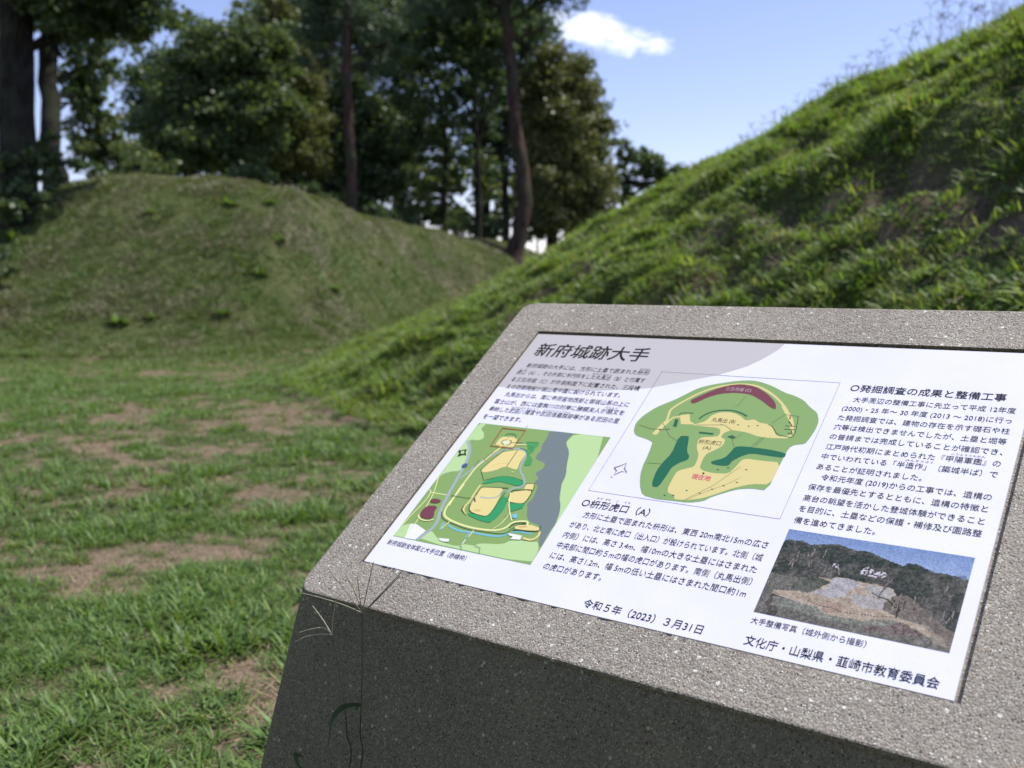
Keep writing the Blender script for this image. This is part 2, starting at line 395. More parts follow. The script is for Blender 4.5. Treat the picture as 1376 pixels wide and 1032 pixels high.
# printed artwork of the panel, millimetres from its lower left corner: (fill or stroke, width, ink, outline)
ART_BAND=[('F',0,(198,193,190),[(0,568),(476.4,568),(472.0,554.6),(462.3,539.5),(450.6,524.4),(435.0,508.3),(414.2,494.3),(392.7,482.1),(294.5,441.2),(258.3,433.1),(178.4,421.4),(98.6,416.7),(41.6,415.6),(0,415.2)])]
ART_CASTLE=[
('F',0,(139,170,100),[(18.5,319.6),(278.8,319.6),(278.8,55.9),(18.5,55.9)]),
('F',0,(188,218,152),[(20.0,318.7),(35.0,318.8),(30.6,306.4),(44.7,296.2),(50.4,283.6),(41.6,278.4),(26.1,278.8),(31.0,265.4),(44.8,241.4),(50.3,218.9),(51.1,206.4),(34.9,202.5),(23.2,194.7),(19.1,182.3),(19.9,175.8),(18.8,280.5)]),
('F',0,(188,218,152),[(19.0,56.8),(18.2,76.4),(29.8,84.5),(42.0,83.2),(42.8,56.9)]),
('F',0,(238,238,246),[(33.1,85.2),(45.4,86.1),(69.9,77.6),(62.6,57.4),(41.8,56.7)]),
('F',0,(188,218,152),[(67.9,57.9),(72.0,77.0),(79.6,80.2),(98.0,69.3),(110.9,63.2),(137.1,60.9),(146.9,63.1),(151.3,67.5),(171.0,68.3),(176.3,74.3),(215.2,80.8),(223.5,90.2),(245.6,94.0),(258.7,94.9),(268.5,97.0),(277.8,82.2),(278.3,56.8)]),
('F',0,(188,218,152),[(212.9,319.4),(278.5,318.6),(279.2,86.2),(270.1,133.2),(266.2,168.6),(231.4,238.4),(207.1,295.5)]),
('F',0,(120,132,130),[(163.2,319.0),(212.9,319.4),(207.1,308.1),(208.7,295.7),(225.1,277.5),(234.5,250.8),(244.7,228.9),(246.9,210.0),(253.0,195.9),(255.6,185.1),(265.9,172.2),(273.4,155.4),(278.1,132.7),(277.1,120.6),(277.7,85.5),(268.3,97.8),(263.6,114.3),(255.0,126.6),(234.2,129.6),(224.2,138.4),(216.0,155.3),(210.7,161.7),(215.1,173.8),(211.7,188.4),(210.2,199.6),(198.6,205.4),(202.6,215.9),(189.8,223.6),(199.0,237.0),(195.8,248.6),(174.4,253.3),(171.1,265.2),(174.7,274.0),(168.7,281.5),(168.3,306.8)]),
('S',1.6,(236,232,160),[(17.1,192.4),(24.3,174.9),(33.8,152.1),(38.8,121.2),(41.2,86.8),(40.7,57.2)]),
('S',1.6,(236,232,160),[(20.5,158.7),(27.5,153.0),(66.5,153.3)]),
('S',1.6,(236,232,160),[(26.8,152.9),(28.8,135.2),(22.3,102.4),(19.7,77.8)]),
('S',5.5,(166,178,180),[(23.3,275.3),(42.3,254.0),(53.1,221.5),(54.8,200.8),(58.0,184.9),(60.4,165.0),(65.1,142.0),(69.6,119.4),(77.6,103.7),(79.5,87.0),(73.4,72.7),(66.4,58.2)]),
('S',3.2,(166,178,180),[(61.6,190.8),(71.4,212.7),(76.6,229.5),(86.8,244.9),(100.7,260.9),(113.1,269.8),(137.7,271.1),(151.4,264.1),(154.1,246.4),(156.2,233.4),(162.1,223.3),(175.9,212.6),(185.6,199.2),(180.7,192.0),(168.4,187.7),(164.6,178.5)]),
('S',4,(232,214,142),[(95.3,273.0),(94.0,262.2),(87.0,254.2),(83.5,237.5)]),
('F',0,(232,214,142),[(105.7,259.4),(129.8,268.1),(140.4,268.1),(151.1,262.9),(150.5,252.6),(150.5,241.4),(154.6,226.5),(147.0,226.3),(133.5,229.7),(125.4,227.2),(115.7,217.8),(98.7,210.5),(89.8,213.5),(94.7,232.4),(103.5,253.3)]),
('S',1,(215,190,120),[(105.3,225.0),(115.0,234.5),(130.6,237.7)]),
('S',1.4,(66,92,58),[(131.2,267.4),(131.8,229.4)]),
('S',1.6,(66,92,58),[(81.0,238.2),(84.2,249.1),(88.0,259.0)]),
('S',1.6,(66,92,58),[(88.9,213.3),(94.1,233.4),(102.6,254.7),(106.7,264.2)]),
('S',1.2,(66,92,58),[(92.0,211.6),(108.0,194.3)]),
('S',1.4,(66,92,58),[(132.9,272.7),(143.6,270.9),(153.2,264.3)]),
('S',1.2,(66,92,58),[(72.8,219.7),(73.2,234.7)]),
('S',3,(236,232,160),[(83.0,235.1),(76.0,218.0),(76.1,193.3),(74.9,170.9),(78.4,133.2)]),
('S',1.6,(66,92,58),[(73.5,118.8),(77.7,111.2),(86.2,104.6),(102.5,100.7),(137.2,94.6),(173.3,96.1),(201.3,97.6),(210.8,102.4),(214.7,113.5)]),
('S',3.2,(122,192,205),[(101.6,96.4),(114.5,91.5),(129.6,89.0),(158.0,91.3),(176.8,90.6),(204.0,93.2),(212.8,102.0)]),
('S',2.6,(122,192,205),[(217.9,105.4),(230.0,108.5),(250.9,108.5)]),
('S',3.4,(122,192,205),[(91.7,99.5),(93.3,84.5)]),
('S',2.4,(122,192,205),[(147.2,90.7),(147.5,78.9)]),
('S',3.4,(236,232,160),[(77.2,180.9),(77.1,155.8),(75.4,131.8),(79.5,115.8),(89.5,108.4),(112.7,102.7),(141.7,99.1),(170.8,99.9),(192.3,103.4),(203.6,111.3),(206.8,123.8),(231.1,130.6),(234.9,122.6)]),
('S',2.2,(232,214,142),[(100.9,104.4),(94.6,86.8)]),
('S',2.2,(232,214,142),[(152.3,95.7),(151.3,81.6)]),
('S',1.6,(238,238,246),[(149.2,76.3),(149.2,66.5)]),
('F',0,(232,214,142),[(82.6,293.7),(106.6,297.0),(114.7,293.4),(119.5,278.9),(118.8,271.8),(91.7,272.4),(81.1,273.2)]),
('S',3,(90,140,80),[(88.2,294.4),(90.1,301.2),(99.9,303.3),(109.6,298.6),(111.1,292.9)]),
('S',2,(139,170,100),[(94.2,292.9),(99.0,296.4),(105.4,295.7)]),
('F',0,(226,232,190),[(91.6,280.7),(93.3,286.1),(103.9,286.7),(106.4,277.6),(97.5,275.9)]),
('S',1.5,(66,92,58),[(98.6,275.8),(90.4,279.3),(90.8,285.3),(98.4,287.6)]),
('S',1.5,(66,92,58),[(104.1,274.9),(108.9,278.5),(108.6,285.5),(102.5,287.4)]),
('S',2.6,(236,232,160),[(119.5,278.9),(135.0,282.3),(151.0,281.2)]),
('S',1.2,(66,92,58),[(109.6,282.1),(125.9,284.5),(145.9,283.4)]),
('F',0,(80,160,90),[(134.2,286.8),(146.1,289.7),(161.2,290.8),(163.3,283.0),(159.9,279.1),(161.6,267.9),(156.1,262.5),(170.2,251.2),(173.9,238.5),(161.9,236.5),(158.8,244.9),(158.0,256.0),(148.4,265.9),(146.7,277.1)]),
('S',0.9,(66,92,58),[(137.2,288.4),(157.9,289.1)]),
('S',0.9,(66,92,58),[(146.3,279.3),(157.6,276.4)]),
('S',0.9,(66,92,58),[(148.8,275.1),(158.9,270.9)]),
('S',2.0,(170,56,38),[(72.9,312.9),(119.8,313.2),(120.1,269.6),(74.6,269.2),(72.9,312.9)]),
('F',0,(58,158,98),[(106.7,188.6),(131.9,207.2),(149.2,210.2),(178.8,204.5),(183.9,198.9),(176.2,193.3),(164.3,194.4),(138.0,197.4),(115.4,187.3)]),
('S',0.9,(66,92,58),[(108.9,194.5),(129.0,205.6),(148.9,210.6),(178.3,205.4)]),
('F',0,(232,214,142),[(149.0,221.6),(152.4,220.6),(150.6,218.8),(146.5,219.4)]),
('F',0,(58,158,98),[(173.3,167.2),(179.2,145.5),(176.6,128.7),(172.4,117.8),(169.2,114.2),(149.9,115.3),(125.7,120.7),(120.4,125.8),(144.1,124.3),(161.0,125.6),(161.5,144.2),(159.4,168.8)]),
('F',0,(232,214,142),[(112.3,178.4),(119.3,181.1),(148.0,184.1),(153.7,182.6),(156.5,170.3),(160.4,146.0),(160.4,125.1),(143.6,125.2),(127.2,127.2),(119.3,131.9),(116.3,143.9),(115.1,160.6)]),
('S',1.6,(66,92,58),[(113.8,162.5),(112.3,178.4),(119.3,181.1),(147.8,184.5),(161.8,186.2)]),
('S',1.6,(66,92,58),[(114.6,143.5),(118.2,132.7),(127.4,126.8),(143.9,124.7),(160.0,124.4),(161.5,144.2),(161.2,176.5)]),
('S',3.2,(232,214,142),[(108.6,184.2),(108.4,167.9),(110.4,147.0),(107.9,136.0),(110.3,128.0),(119.4,121.5)]),
('S',1.4,(66,92,58),[(104.4,138.4),(106.1,129.3),(120.0,120.6)]),
('S',2.2,(166,178,180),[(123.2,160.0),(136.9,159.3),(154.4,164.7),(154.7,176.4),(158.5,182.4)]),
('F',0,(215,188,120),[(129.7,134.9),(138.8,135.6),(142.2,133.2),(136.1,131.0),(129.8,131.8)]),
('F',0,(232,214,142),[(172.9,180.1),(192.7,187.0),(206.4,188.5),(206.8,163.1),(197.9,159.7),(179.5,160.0),(173.1,162.9)]),
('S',1.6,(66,92,58),[(174.8,160.1),(171.0,177.2),(171.7,183.7),(192.3,187.8)]),
('S',1.6,(66,92,58),[(196.9,187.8),(207.9,189.1),(207.3,162.1),(200.0,159.3),(180.1,159.1)]),
('F',0,(232,214,142),[(188.5,200.5),(201.3,202.1),(205.6,190.6),(189.7,189.0)]),
('S',1.4,(66,92,58),[(186.6,200.6),(201.5,202.8),(206.5,189.9)]),
('F',0,(58,158,98),[(181.2,157.2),(208.1,160.9),(208.7,152.2),(194.1,141.9),(186.6,149.0)]),
('S',2,(236,232,160),[(171.2,178.3),(182.1,154.3),(192.5,140.0),(205.0,125.4)]),
('S',1.6,(236,232,160),[(192.5,140.0),(192.4,123.8),(189.8,113.4),(182.7,104.4)]),
('S',1,(66,92,58),[(192.0,137.8),(189.9,129.4)]),
('F',0,(124,70,80),[(39.9,125.1),(54.2,127.8),(59.7,125.6),(60.3,116.2),(66.5,105.9),(61.9,99.7),(47.6,100.0),(38.3,104.5),(35.8,113.6)]),
('S',2.2,(236,232,160),[(36.1,106.2),(37.4,100.1),(48.9,95.4),(62.1,96.6),(68.9,101.1)]),
('F',0,(124,70,80),[(37.4,138.6),(44.2,142.1),(57.2,140.8),(58.4,136.1),(52.6,132.9),(43.0,132.1),(38.3,134.5)]),
('F',0,(238,238,246),[(102.2,68.8),(121.8,71.0),(123.4,65.8),(114.3,63.9),(105.4,65.6)]),
('F',0,(238,238,246),[(212.8,102.0),(237.5,101.8),(238.4,94.3),(222.5,91.9),(223.6,97.3),(216.0,98.2)]),
('F',0,(122,192,205),[(199.6,137.3),(204.1,140.2),(209.5,137.2),(209.7,130.9),(204.7,130.3),(200.1,133.4)]),
('F',0,(232,214,142),[(213.7,118.2),(241.9,124.0),(257.2,121.3),(259.9,115.1),(244.6,113.3),(219.4,111.6)]),
('S',3.4,(232,214,142),[(241.5,97.9),(257.6,96.9),(263.7,105.4),(261.9,114.6)]),
('S',1.6,(66,92,58),[(208.4,112.2),(211.8,121.4),(220.2,125.1),(230.8,126.6)]),
('S',1.6,(66,92,58),[(216.6,109.0),(231.9,111.2),(248.1,113.3),(260.4,115.8),(256.6,126.0)]),
('S',1.6,(66,92,58),[(214.7,116.5),(222.6,121.0),(231.5,123.8)]),
('S',2,(200,160,110),[(223.7,116.3),(235.9,119.4)]),
('F',0,(80,94,142),[(47.8,219.1),(51.6,224.3),(57.5,223.0),(59.1,217.5),(54.7,213.4),(50.6,215.0)]),
('F',0,(50,60,45),[(18.4,250.8),(23.7,250.2),(35.0,255.7),(35.5,248.7),(42.7,240.8),(36.2,242.9),(25.7,235.8),(26.3,243.7)]),
('F',0,(188,218,152),[(26.0,248.9),(31.9,250.9),(35.4,244.4),(28.9,242.9)]),
('S',0.9,(66,92,58),[(68.8,153.2),(94.3,153.6),(109.5,154.2)]),
('S',0.9,(120,140,110),[(147.7,63.2),(152.4,60.4),(154.3,56.0)]),
('S',0.9,(120,140,110),[(171.0,68.3),(183.0,66.7),(187.6,56.7)]),
('S',0.8,(90,110,80),[(117.2,319.8),(117.2,326.0)]),
('S',2.2,(110,90,60),[(114.1,156.1),(120.7,148.9)])]
ART_SITE=[
('S',0.7,(88,84,78),[(296.7,482),(588.3,482),(588.3,206),(296.7,206),(296.7,482)]),
('F',0,(138,170,104),[(348.2,417.8),(361.5,433.1),(374.8,448.3),(396.1,459.7),(432.6,472.0),(453.2,474.9),(469.3,472.8),(489.9,465.4),(515.1,451.6),(531.1,446.8),(548.1,437.9),(560.7,424.6),(575.0,413.9),(582.4,396.4),(583.0,378.5),(580.4,360.3),(577.5,348.2),(563.9,344.2),(557.9,337.5),(556.6,308.5),(555.5,252.1),(532.6,252.3),(512.7,246.9),(484.1,227.1),(476.5,217.6),(456.7,210.6),(430.9,209.8),(407.8,208.5),(383.5,212.3),(371.6,229.4),(362.4,251.4),(358.2,270.7),(357.2,286.9),(354.4,307.2),(352.1,319.4),(340.4,324.1),(318.2,329.5),(310.3,339.3),(305.7,356.4),(310.6,374.9),(324.2,396.9)]),
('S',3.6,(222,208,140),[(355.3,367.2),(352.0,382.2),(349.6,395.3),(366.9,419.9),(384.6,440.1),(404.5,454.5),(435.2,464.9),(466.2,464.3),(492.1,450.0),(512.2,433.9),(526.0,418.4),(542.0,395.3),(550.9,376.1),(554.5,360.6),(540.6,356.7)]),
('S',8,(222,208,140),[(356.2,367.3),(351.5,353.6),(347.4,335.8)]),
('S',6,(222,208,140),[(521.9,422.2),(542.0,395.3),(550.4,376.1)]),
('S',3.2,(222,208,140),[(352.1,355.9),(362.4,376.9),(373.7,380.5)]),
('F',0,(124,70,80),[(374.0,418.5),(382.8,428.5),(401.3,446.4),(421.4,459.9),(441.5,464.6),(464.0,461.9),(486.7,448.6),(503.8,433.0),(510.6,423.0),(513.5,412.7),(503.5,416.6),(487.5,429.0),(465.0,441.9),(439.9,443.7),(416.8,439.0),(399.0,428.0),(383.3,411.4),(377.1,412.5)]),
('S',3,(52,104,72),[(404.5,378.7),(410.6,390.8),(425.3,400.8),(448.5,404.1),(465.4,399.2),(475.9,393.3)]),
('F',0,(222,208,140),[(405.8,367.7),(416.8,375.1),(420.8,388.5),(430.0,396.6),(444.3,399.2),(457.1,397.3),(468.3,391.1),(476.8,384.1),(489.8,388.7),(497.8,382.6),(515.8,380.4),(524.8,370.6),(531.4,359.4),(546.2,356.7),(554.7,355.9),(525.3,352.5),(505.1,353.7),(488.6,359.5),(464.4,361.6),(455.0,354.9),(452.4,346.2),(457.0,342.0),(460.8,341.3),(463.0,331.4),(459.8,322.9),(452.6,315.0),(445.0,307.8),(443.6,296.4),(445.6,279.0),(452.8,273.6),(469.6,271.4),(491.5,273.9),(497.0,289.3),(500.3,303.4),(507.4,307.2),(530.1,306.2),(556.9,307.4),(556.3,263.8),(529.8,260.3),(506.9,247.7),(485.4,231.0),(472.0,221.9),(452.2,214.5),(432.4,213.0),(432.1,219.3),(415.5,224.9),(414.5,262.1),(417.8,268.5),(427.5,274.1),(437.1,279.6),(436.1,295.2),(432.7,306.7),(425.2,317.7),(421.2,333.6),(424.6,340.3),(447.0,344.7),(449.1,350.8),(446.5,360.0),(439.8,363.3),(415.3,363.4),(399.4,364.3)]),
('F',0,(222,208,140),[(370.4,382.3),(385.3,387.2),(392.5,372.0),(403.6,365.7),(380.9,363.5)]),
('F',0,(40,108,80),[(388.4,338.1),(403.7,340.2),(406.7,331.5),(413.5,307.8),(421.7,299.0),(421.9,291.0),(411.5,283.3),(404.1,272.2),(403.4,256.3),(400.7,231.4),(392.2,229.9),(387.4,238.0),(383.7,262.9),(387.0,283.4),(392.0,300.4)]),
('F',0,(40,108,80),[(481.2,328.1),(493.1,331.0),(533.0,329.9),(558.1,325.9),(558.0,316.4),(537.4,317.0),(509.0,318.4),(497.6,310.8),(487.6,299.4),(485.9,288.7),(472.1,287.2),(459.2,289.0),(457.9,293.9),(474.6,303.3),(478.6,315.7)]),
('F',0,(52,104,72),[(366.9,373.9),(372.5,372.9),(376.4,356.1),(369.7,356.9)]),
('S',4,(52,104,72),[(416.3,349.6),(439.2,349.4)]),
('F',0,(52,104,72),[(461.7,346.7),(468.3,351.0),(475.5,347.5),(471.4,342.8)]),
('S',1.6,(70,90,60),[(368.8,383.0),(370.6,388.0),(379.4,390.0),(390.5,390.0)]),
('S',1,(60,66,54),[(513.3,379.3),(518.8,378.3),(526.8,368.8)]),
('S',0.9,(60,66,54),[(524.2,372.5),(532.1,361.5),(544.0,359.1),(559.7,357.4),(550.8,402.6)]),
('S',0.7,(110,126,84),[(447.1,212.8),(478.6,248.3),(503.6,290.4)]),
('S',0.6,(150,144,100),[(451.9,215.2),(468.2,231.5),(498.4,255.5),(510.2,268.8)]),
('S',0.8,(110,126,84),[(458.5,438.9),(454.5,416.5),(450.3,411.6)]),
('S',0.7,(110,126,84),[(350.9,362.2),(373.9,335.2),(393.8,325.5)]),
('S',0.7,(110,126,84),[(482.4,356.6),(472.1,340.9),(479.9,327.9)]),
('S',1.2,(110,126,84),[(516.6,353.3),(509.1,334.2)]),
('S',0.7,(110,126,84),[(512.5,352.7),(504.8,330.4)]),
('S',0.7,(110,126,84),[(517.5,383.9),(530.6,404.3),(550.8,402.6)]),
('S',0.7,(110,126,84),[(362.4,275.4),(386.7,276.9)]),
('S',0.7,(110,126,84),[(405.4,365.0),(449.0,370.8),(464.8,360.4)]),
('S',0.8,(110,126,84),[(314.0,353.0),(336.4,347.2),(364.8,348.9)]),
('S',0.8,(60,66,54),[(538.4,380.5),(553.4,381.3)]),
('S',0.8,(60,66,54),[(539.2,373.7),(554.7,374.6)]),
('S',1.4,(60,66,54),[(540.5,391.0),(547.7,381.8)]),
('S',1.4,(60,66,54),[(539.1,402.4),(540.6,395.2)]),
('S',1.2,(60,66,54),[(550.0,372.0),(554.3,363.8)]),
('S',1,(60,66,54),[(547.0,366.8),(552.3,365.1)]),
('S',1.0,(60,66,54),[(442.9,370.8),(446.3,370.0)]),
('S',1.0,(60,66,54),[(467.7,374.1),(471.0,373.3)]),
('S',1.0,(60,66,54),[(484.5,373.4),(487.7,372.6)]),
('S',1.0,(60,66,54),[(497.1,376.3),(500.3,375.5)]),
('S',1.0,(60,66,54),[(443.2,232.6),(446.3,232.0)]),
('S',1.0,(60,66,54),[(464.2,230.8),(467.2,230.2)]),
('S',1.0,(60,66,54),[(478.4,241.5),(481.5,241.0)]),
('S',1.0,(60,66,54),[(491.8,250.6),(494.8,250.0)]),
('S',1.0,(60,66,54),[(507.8,260.1),(510.8,259.5)]),
('S',1.0,(60,66,54),[(512.2,286.1),(515.2,285.5)]),
('S',1.0,(60,66,54),[(472.2,279.5),(475.3,278.8)]),
('S',1.0,(60,66,54),[(485.6,285.6),(488.7,284.9)]),
('S',1.0,(60,66,54),[(351.1,347.1),(354.7,346.2)]),
('S',1.0,(60,66,54),[(363.9,350.9),(367.5,350.1)]),
('S',1.0,(60,66,54),[(427.8,220.4),(431.0,219.9)]),
('S',1.0,(60,66,54),[(415.5,218.1),(418.7,217.6)]),
('F',0,(120,20,30),[(453.7,269.1),(455.4,270.5),(457.7,268.6),(456.5,266.5)]),
('S',1.1,(40,40,44),[(315.6,257.7),(321.3,260.7),(330.7,269.5),(332.7,258.5),(340.5,250.9),(331.2,252.1),(322.3,242.6),(322.3,251.9),(315.6,257.7)]),
('S',0.8,(40,40,44),[(318.8,239.2),(322.3,237.3)])]
PH={'treeline': [(-0.011, 0.786), (0.016, 0.87), (0.066, 0.878), (0.108, 0.883), (0.156, 0.853), (0.233, 0.889), (0.312, 0.908), (0.407, 0.871), (0.469, 0.884), (0.546, 0.842), (0.596, 0.818), (0.669, 0.786), (0.737, 0.828), (0.826, 0.769), (0.883, 0.775), (0.94, 0.772), (0.995, 0.753)], 'clearing': [(0.247, 0.5), (0.327, 0.505), (0.353, 0.54), (0.414, 0.552), (0.504, 0.526), (0.572, 0.533), (0.663, 0.52), (0.682, 0.447), (0.628, 0.362), (0.64, 0.284), (0.764, 0.231), (0.854, 0.194), (0.926, 0.121), (0.88, 0.101), (0.762, 0.2), (0.703, 0.206), (0.635, 0.177), (0.568, 0.133), (0.473, 0.124), (0.372, 0.129), (0.315, 0.186), (0.199, 0.204), (0.114, 0.22), (0.062, 0.232), (0.059, 0.285), (0.178, 0.312), (0.256, 0.326), (0.333, 0.473)], 'grey1': [(0.327, 0.505), (0.376, 0.544), (0.438, 0.548), (0.493, 0.502), (0.451, 0.428), (0.434, 0.348), (0.38, 0.301), (0.256, 0.326), (0.334, 0.424)], 'grey2': [(0.466, 0.385), (0.556, 0.396), (0.625, 0.384), (0.64, 0.284), (0.544, 0.28), (0.47, 0.314)], 'grey3': [(0.536, 0.519), (0.656, 0.517), (0.677, 0.453), (0.625, 0.384), (0.543, 0.424), (0.519, 0.48)], 'red': [(0.314, 0.234), (0.369, 0.273), (0.449, 0.257), (0.427, 0.167), (0.369, 0.144)], 'rim': [(0.068, 0.201), (0.198, 0.211), (0.315, 0.186), (0.372, 0.129), (0.473, 0.121), (0.569, 0.13), (0.65, 0.175), (0.701, 0.22), (0.753, 0.211), (0.674, 0.116), (0.577, 0.083), (0.459, 0.071), (0.342, 0.084), (0.217, 0.113), (0.072, 0.102)], 'slopeR': [(0.635, 0.365), (0.682, 0.447), (0.735, 0.484), (0.821, 0.378), (0.92, 0.267), (1.013, 0.174), (1.0, 0.01), (0.919, 0.119), (0.854, 0.194), (0.764, 0.231), (0.648, 0.283)], 'pathR': [(0.748, 0.24), (0.851, 0.215), (0.945, 0.13), (0.995, 0.051), (0.928, 0.049), (0.862, 0.138)], 'redslope': [(0.576, 0.09), (0.671, 0.13), (0.753, 0.211), (0.819, 0.194), (0.861, 0.093), (0.787, 0.075), (0.683, 0.06), (0.583, 0.046)], 'darkL': [(0.043, 0.124), (0.062, 0.232), (0.145, 0.231), (0.127, 0.158), (0.121, 0.024), (0.079, -0.01)], 'greenL': [(0.168, 0.444), (0.249, 0.492), (0.33, 0.489), (0.319, 0.418), (0.247, 0.331), (0.143, 0.324)], 'cherry1': [(0.465, 0.668), (0.503, 0.724), (0.541, 0.679), (0.585, 0.688), (0.614, 0.648), (0.552, 0.608), (0.474, 0.612)], 'cherry2': [(0.318, 0.69), (0.351, 0.685), (0.358, 0.645), (0.316, 0.654)], 'pine': [(0.681, 0.807), (0.701, 0.822), (0.742, 0.821), (0.745, 0.772), (0.702, 0.764)], 'mount': [(0.938, 0.785), (0.99, 0.789), (0.992, 0.744), (0.963, 0.749)]}

# ------------------------------------------------------------------ ground, ramparts
def ground_material(name, green, brown, kdark):
    n = Nodes(name)
    v = n.coord()
    a = n.attr('bare').outputs['Fac']
    n1 = n.noise(9, 5, 0.6, v).outputs[0]
    n2 = n.noise(55, 5, 0.65, v).outputs[0]
    n3 = n.noise(160, 3, 0.6, v, (1, 0.22, 1)).outputs[0]
    f = n.math('ADD', a, n.math('MULTIPLY', n.math('SUBTRACT', n1, 0.5), 0.9), True)
    f = n.ramp(f, [(0.20, (0, 0, 0)), (0.80, (1, 1, 1))])
    gcol = n.mix(n.ramp(n2, [(0.35, (0, 0, 0)), (0.68, (1, 1, 1))]), tuple(c * 0.5 for c in green), tuple(c * 1.35 for c in green))
    bcol = n.mix(n.ramp(n3, [(0.38, (0, 0, 0)), (0.66, (1, 1, 1))]), tuple(c * kdark for c in brown), tuple(min(1, c * 1.55) for c in brown))
    bcol = n.mix(n.ramp(n2, [(0.45, (0, 0, 0)), (0.6, (1, 1, 1))]), bcol, tuple(c * 0.75 for c in brown))
    col = n.mix(f, gcol, bcol)
    hgt = n.math('ADD', n2, n.math('MULTIPLY', n3, 0.6))
    return n.end(n.bsdf(col, 0.95, 0.1, hgt, 0.02, 0.9))
M_ground = ground_material('turf_soil', (0.080, 0.098, 0.038), (0.240, 0.182, 0.122), 0.45)
M_right = ground_material('bank_soil', (0.075, 0.092, 0.032), (0.165, 0.126, 0.088), 0.5)
M_left = ground_material('mown_bank', (0.105, 0.120, 0.046), (0.200, 0.162, 0.105), 0.5)

def build_terrain():
    # polar sheet around the view point, fine in front, coarse elsewhere, out to the horizon
    rr = np.concatenate([[0.02], np.geomspace(0.35, 45, 520), np.geomspace(50, 1500, 22)])
    th = np.concatenate([np.linspace(-math.pi, -0.75, 60)[:-1], np.linspace(-0.75, 0.75, 420), np.linspace(0.75, math.pi, 60)[1:]])
    TT, RR = np.meshgrid(th, rr)
    x, y = RR * np.sin(TT), RR * np.cos(TT)
    z, side, tt, qq = heights(x, y)
    b = bareness(x, y, side, tt, qq)
    nr, nt = x.shape
    idx = np.arange(nr * nt).reshape(nr, nt)
    faces = np.stack([idx[:-1, :-1], idx[:-1, 1:], idx[1:, 1:], idx[1:, :-1]], -1).reshape(-1, 4)
    fs = side[:-1, :-1].reshape(-1)
    near = (RR[:-1, :-1].reshape(-1) < 48)
    V = np.stack([x, y, z], -1).reshape(-1, 3)
    B = b.reshape(-1)
    for name, sel, mat, lab in [('ground', ~(near & (fs > 0)), M_ground, 'flat mown grass path with worn brown earth patches between the two banks'),
                                ('earth_rampart', near & (fs == 1), M_right, 'steep earth bank thick with bright green grass on the right behind the sign'),
                                ('earth_rampart', near & (fs == 2), M_left, 'rounded earth mound of short dull grass at the left in front of the trees')]:
        F = faces[sel]
        used, inv = np.unique(F, return_inverse=True)
        me = np_mesh(name, V[used], inv.reshape(-1, 4)[:, ::-1], True, {'bare': B[used]})
        o = link(name, me, mat)
        tag(o, lab, None, None, 'structure')
build_terrain()

# ------------------------------------------------------------------ leaf and grass materials
def leaf_material(name, cols, trans=0.35, rough=0.5, attr=True, spec=0.35):
    n = Nodes(name)
    oi = n.n('ShaderNodeObjectInfo').outputs['Random']
    a = n.attr('shade').outputs['Fac']
    f = n.math('FRACT', n.math('ADD', n.math('MULTIPLY', oi, 1.0), n.math('MULTIPLY', a, 0.45)))
    k = len(cols)
    col = n.ramp(f, [(i / max(1, k - 1), c) for i, c in enumerate(cols)])
    hs = n.n('ShaderNodeHueSaturation')
    n.put(hs.inputs['Value'], n.math('ADD', n.math('MULTIPLY', a, 0.55), 0.72))
    n.put(hs.inputs['Color'], col)
    col = hs.outputs[0]
    p = n.bsdf(col, rough, spec)
    t = n.n('ShaderNodeBsdfTranslucent')
    n.put(t.inputs[0], n.mix(1.0, col, (1.25, 1.25, 0.6), 'MULTIPLY'))
    mx = n.n('ShaderNodeMixShader')
    mx.inputs[0].default_value = trans
    n.t.links.new(p, mx.inputs[1]); n.t.links.new(t.outputs[0], mx.inputs[2])
    return n.end(mx.outputs[0])
M_grass = leaf_material('fresh_grass', [(0.082, 0.164, 0.034), (0.121, 0.212, 0.044), (0.158, 0.252, 0.059), (0.100, 0.184, 0.055), (0.198, 0.268, 0.067), (0.093, 0.173, 0.037), (0.158, 0.193, 0.069)], 0.38)
M_bank = leaf_material('bank_grass', [(0.103, 0.195, 0.036), (0.155, 0.252, 0.047), (0.206, 0.309, 0.062), (0.119, 0.207, 0.047), (0.251, 0.334, 0.075), (0.228, 0.214, 0.110), (0.103, 0.170, 0.041)], 0.45)
M_short = leaf_material('short_dull_grass', [(0.093, 0.151, 0.040), (0.132, 0.189, 0.050), (0.176, 0.214, 0.069), (0.104, 0.176, 0.042), (0.198, 0.202, 0.094), (0.115, 0.170, 0.047)], 0.3)
M_weed = leaf_material('bright_weed_leaf', [(0.105, 0.178, 0.036), (0.135, 0.211, 0.048), (0.115, 0.194, 0.042)], 0.4)
M_straw = leaf_material('dry_straw', [(0.33, 0.25, 0.15), (0.24, 0.17, 0.11), (0.40, 0.31, 0.20), (0.17, 0.12, 0.08)], 0.15)
M_dull = leaf_material('yellowed_grass', [(0.196, 0.167, 0.094), (0.149, 0.138, 0.075), (0.230, 0.184, 0.119), (0.172, 0.172, 0.081)], 0.2)
M_stalk = leaf_material('seed_stalk', [(0.20, 0.20, 0.12), (0.16, 0.14, 0.11), (0.18, 0.22, 0.09)], 0.2)

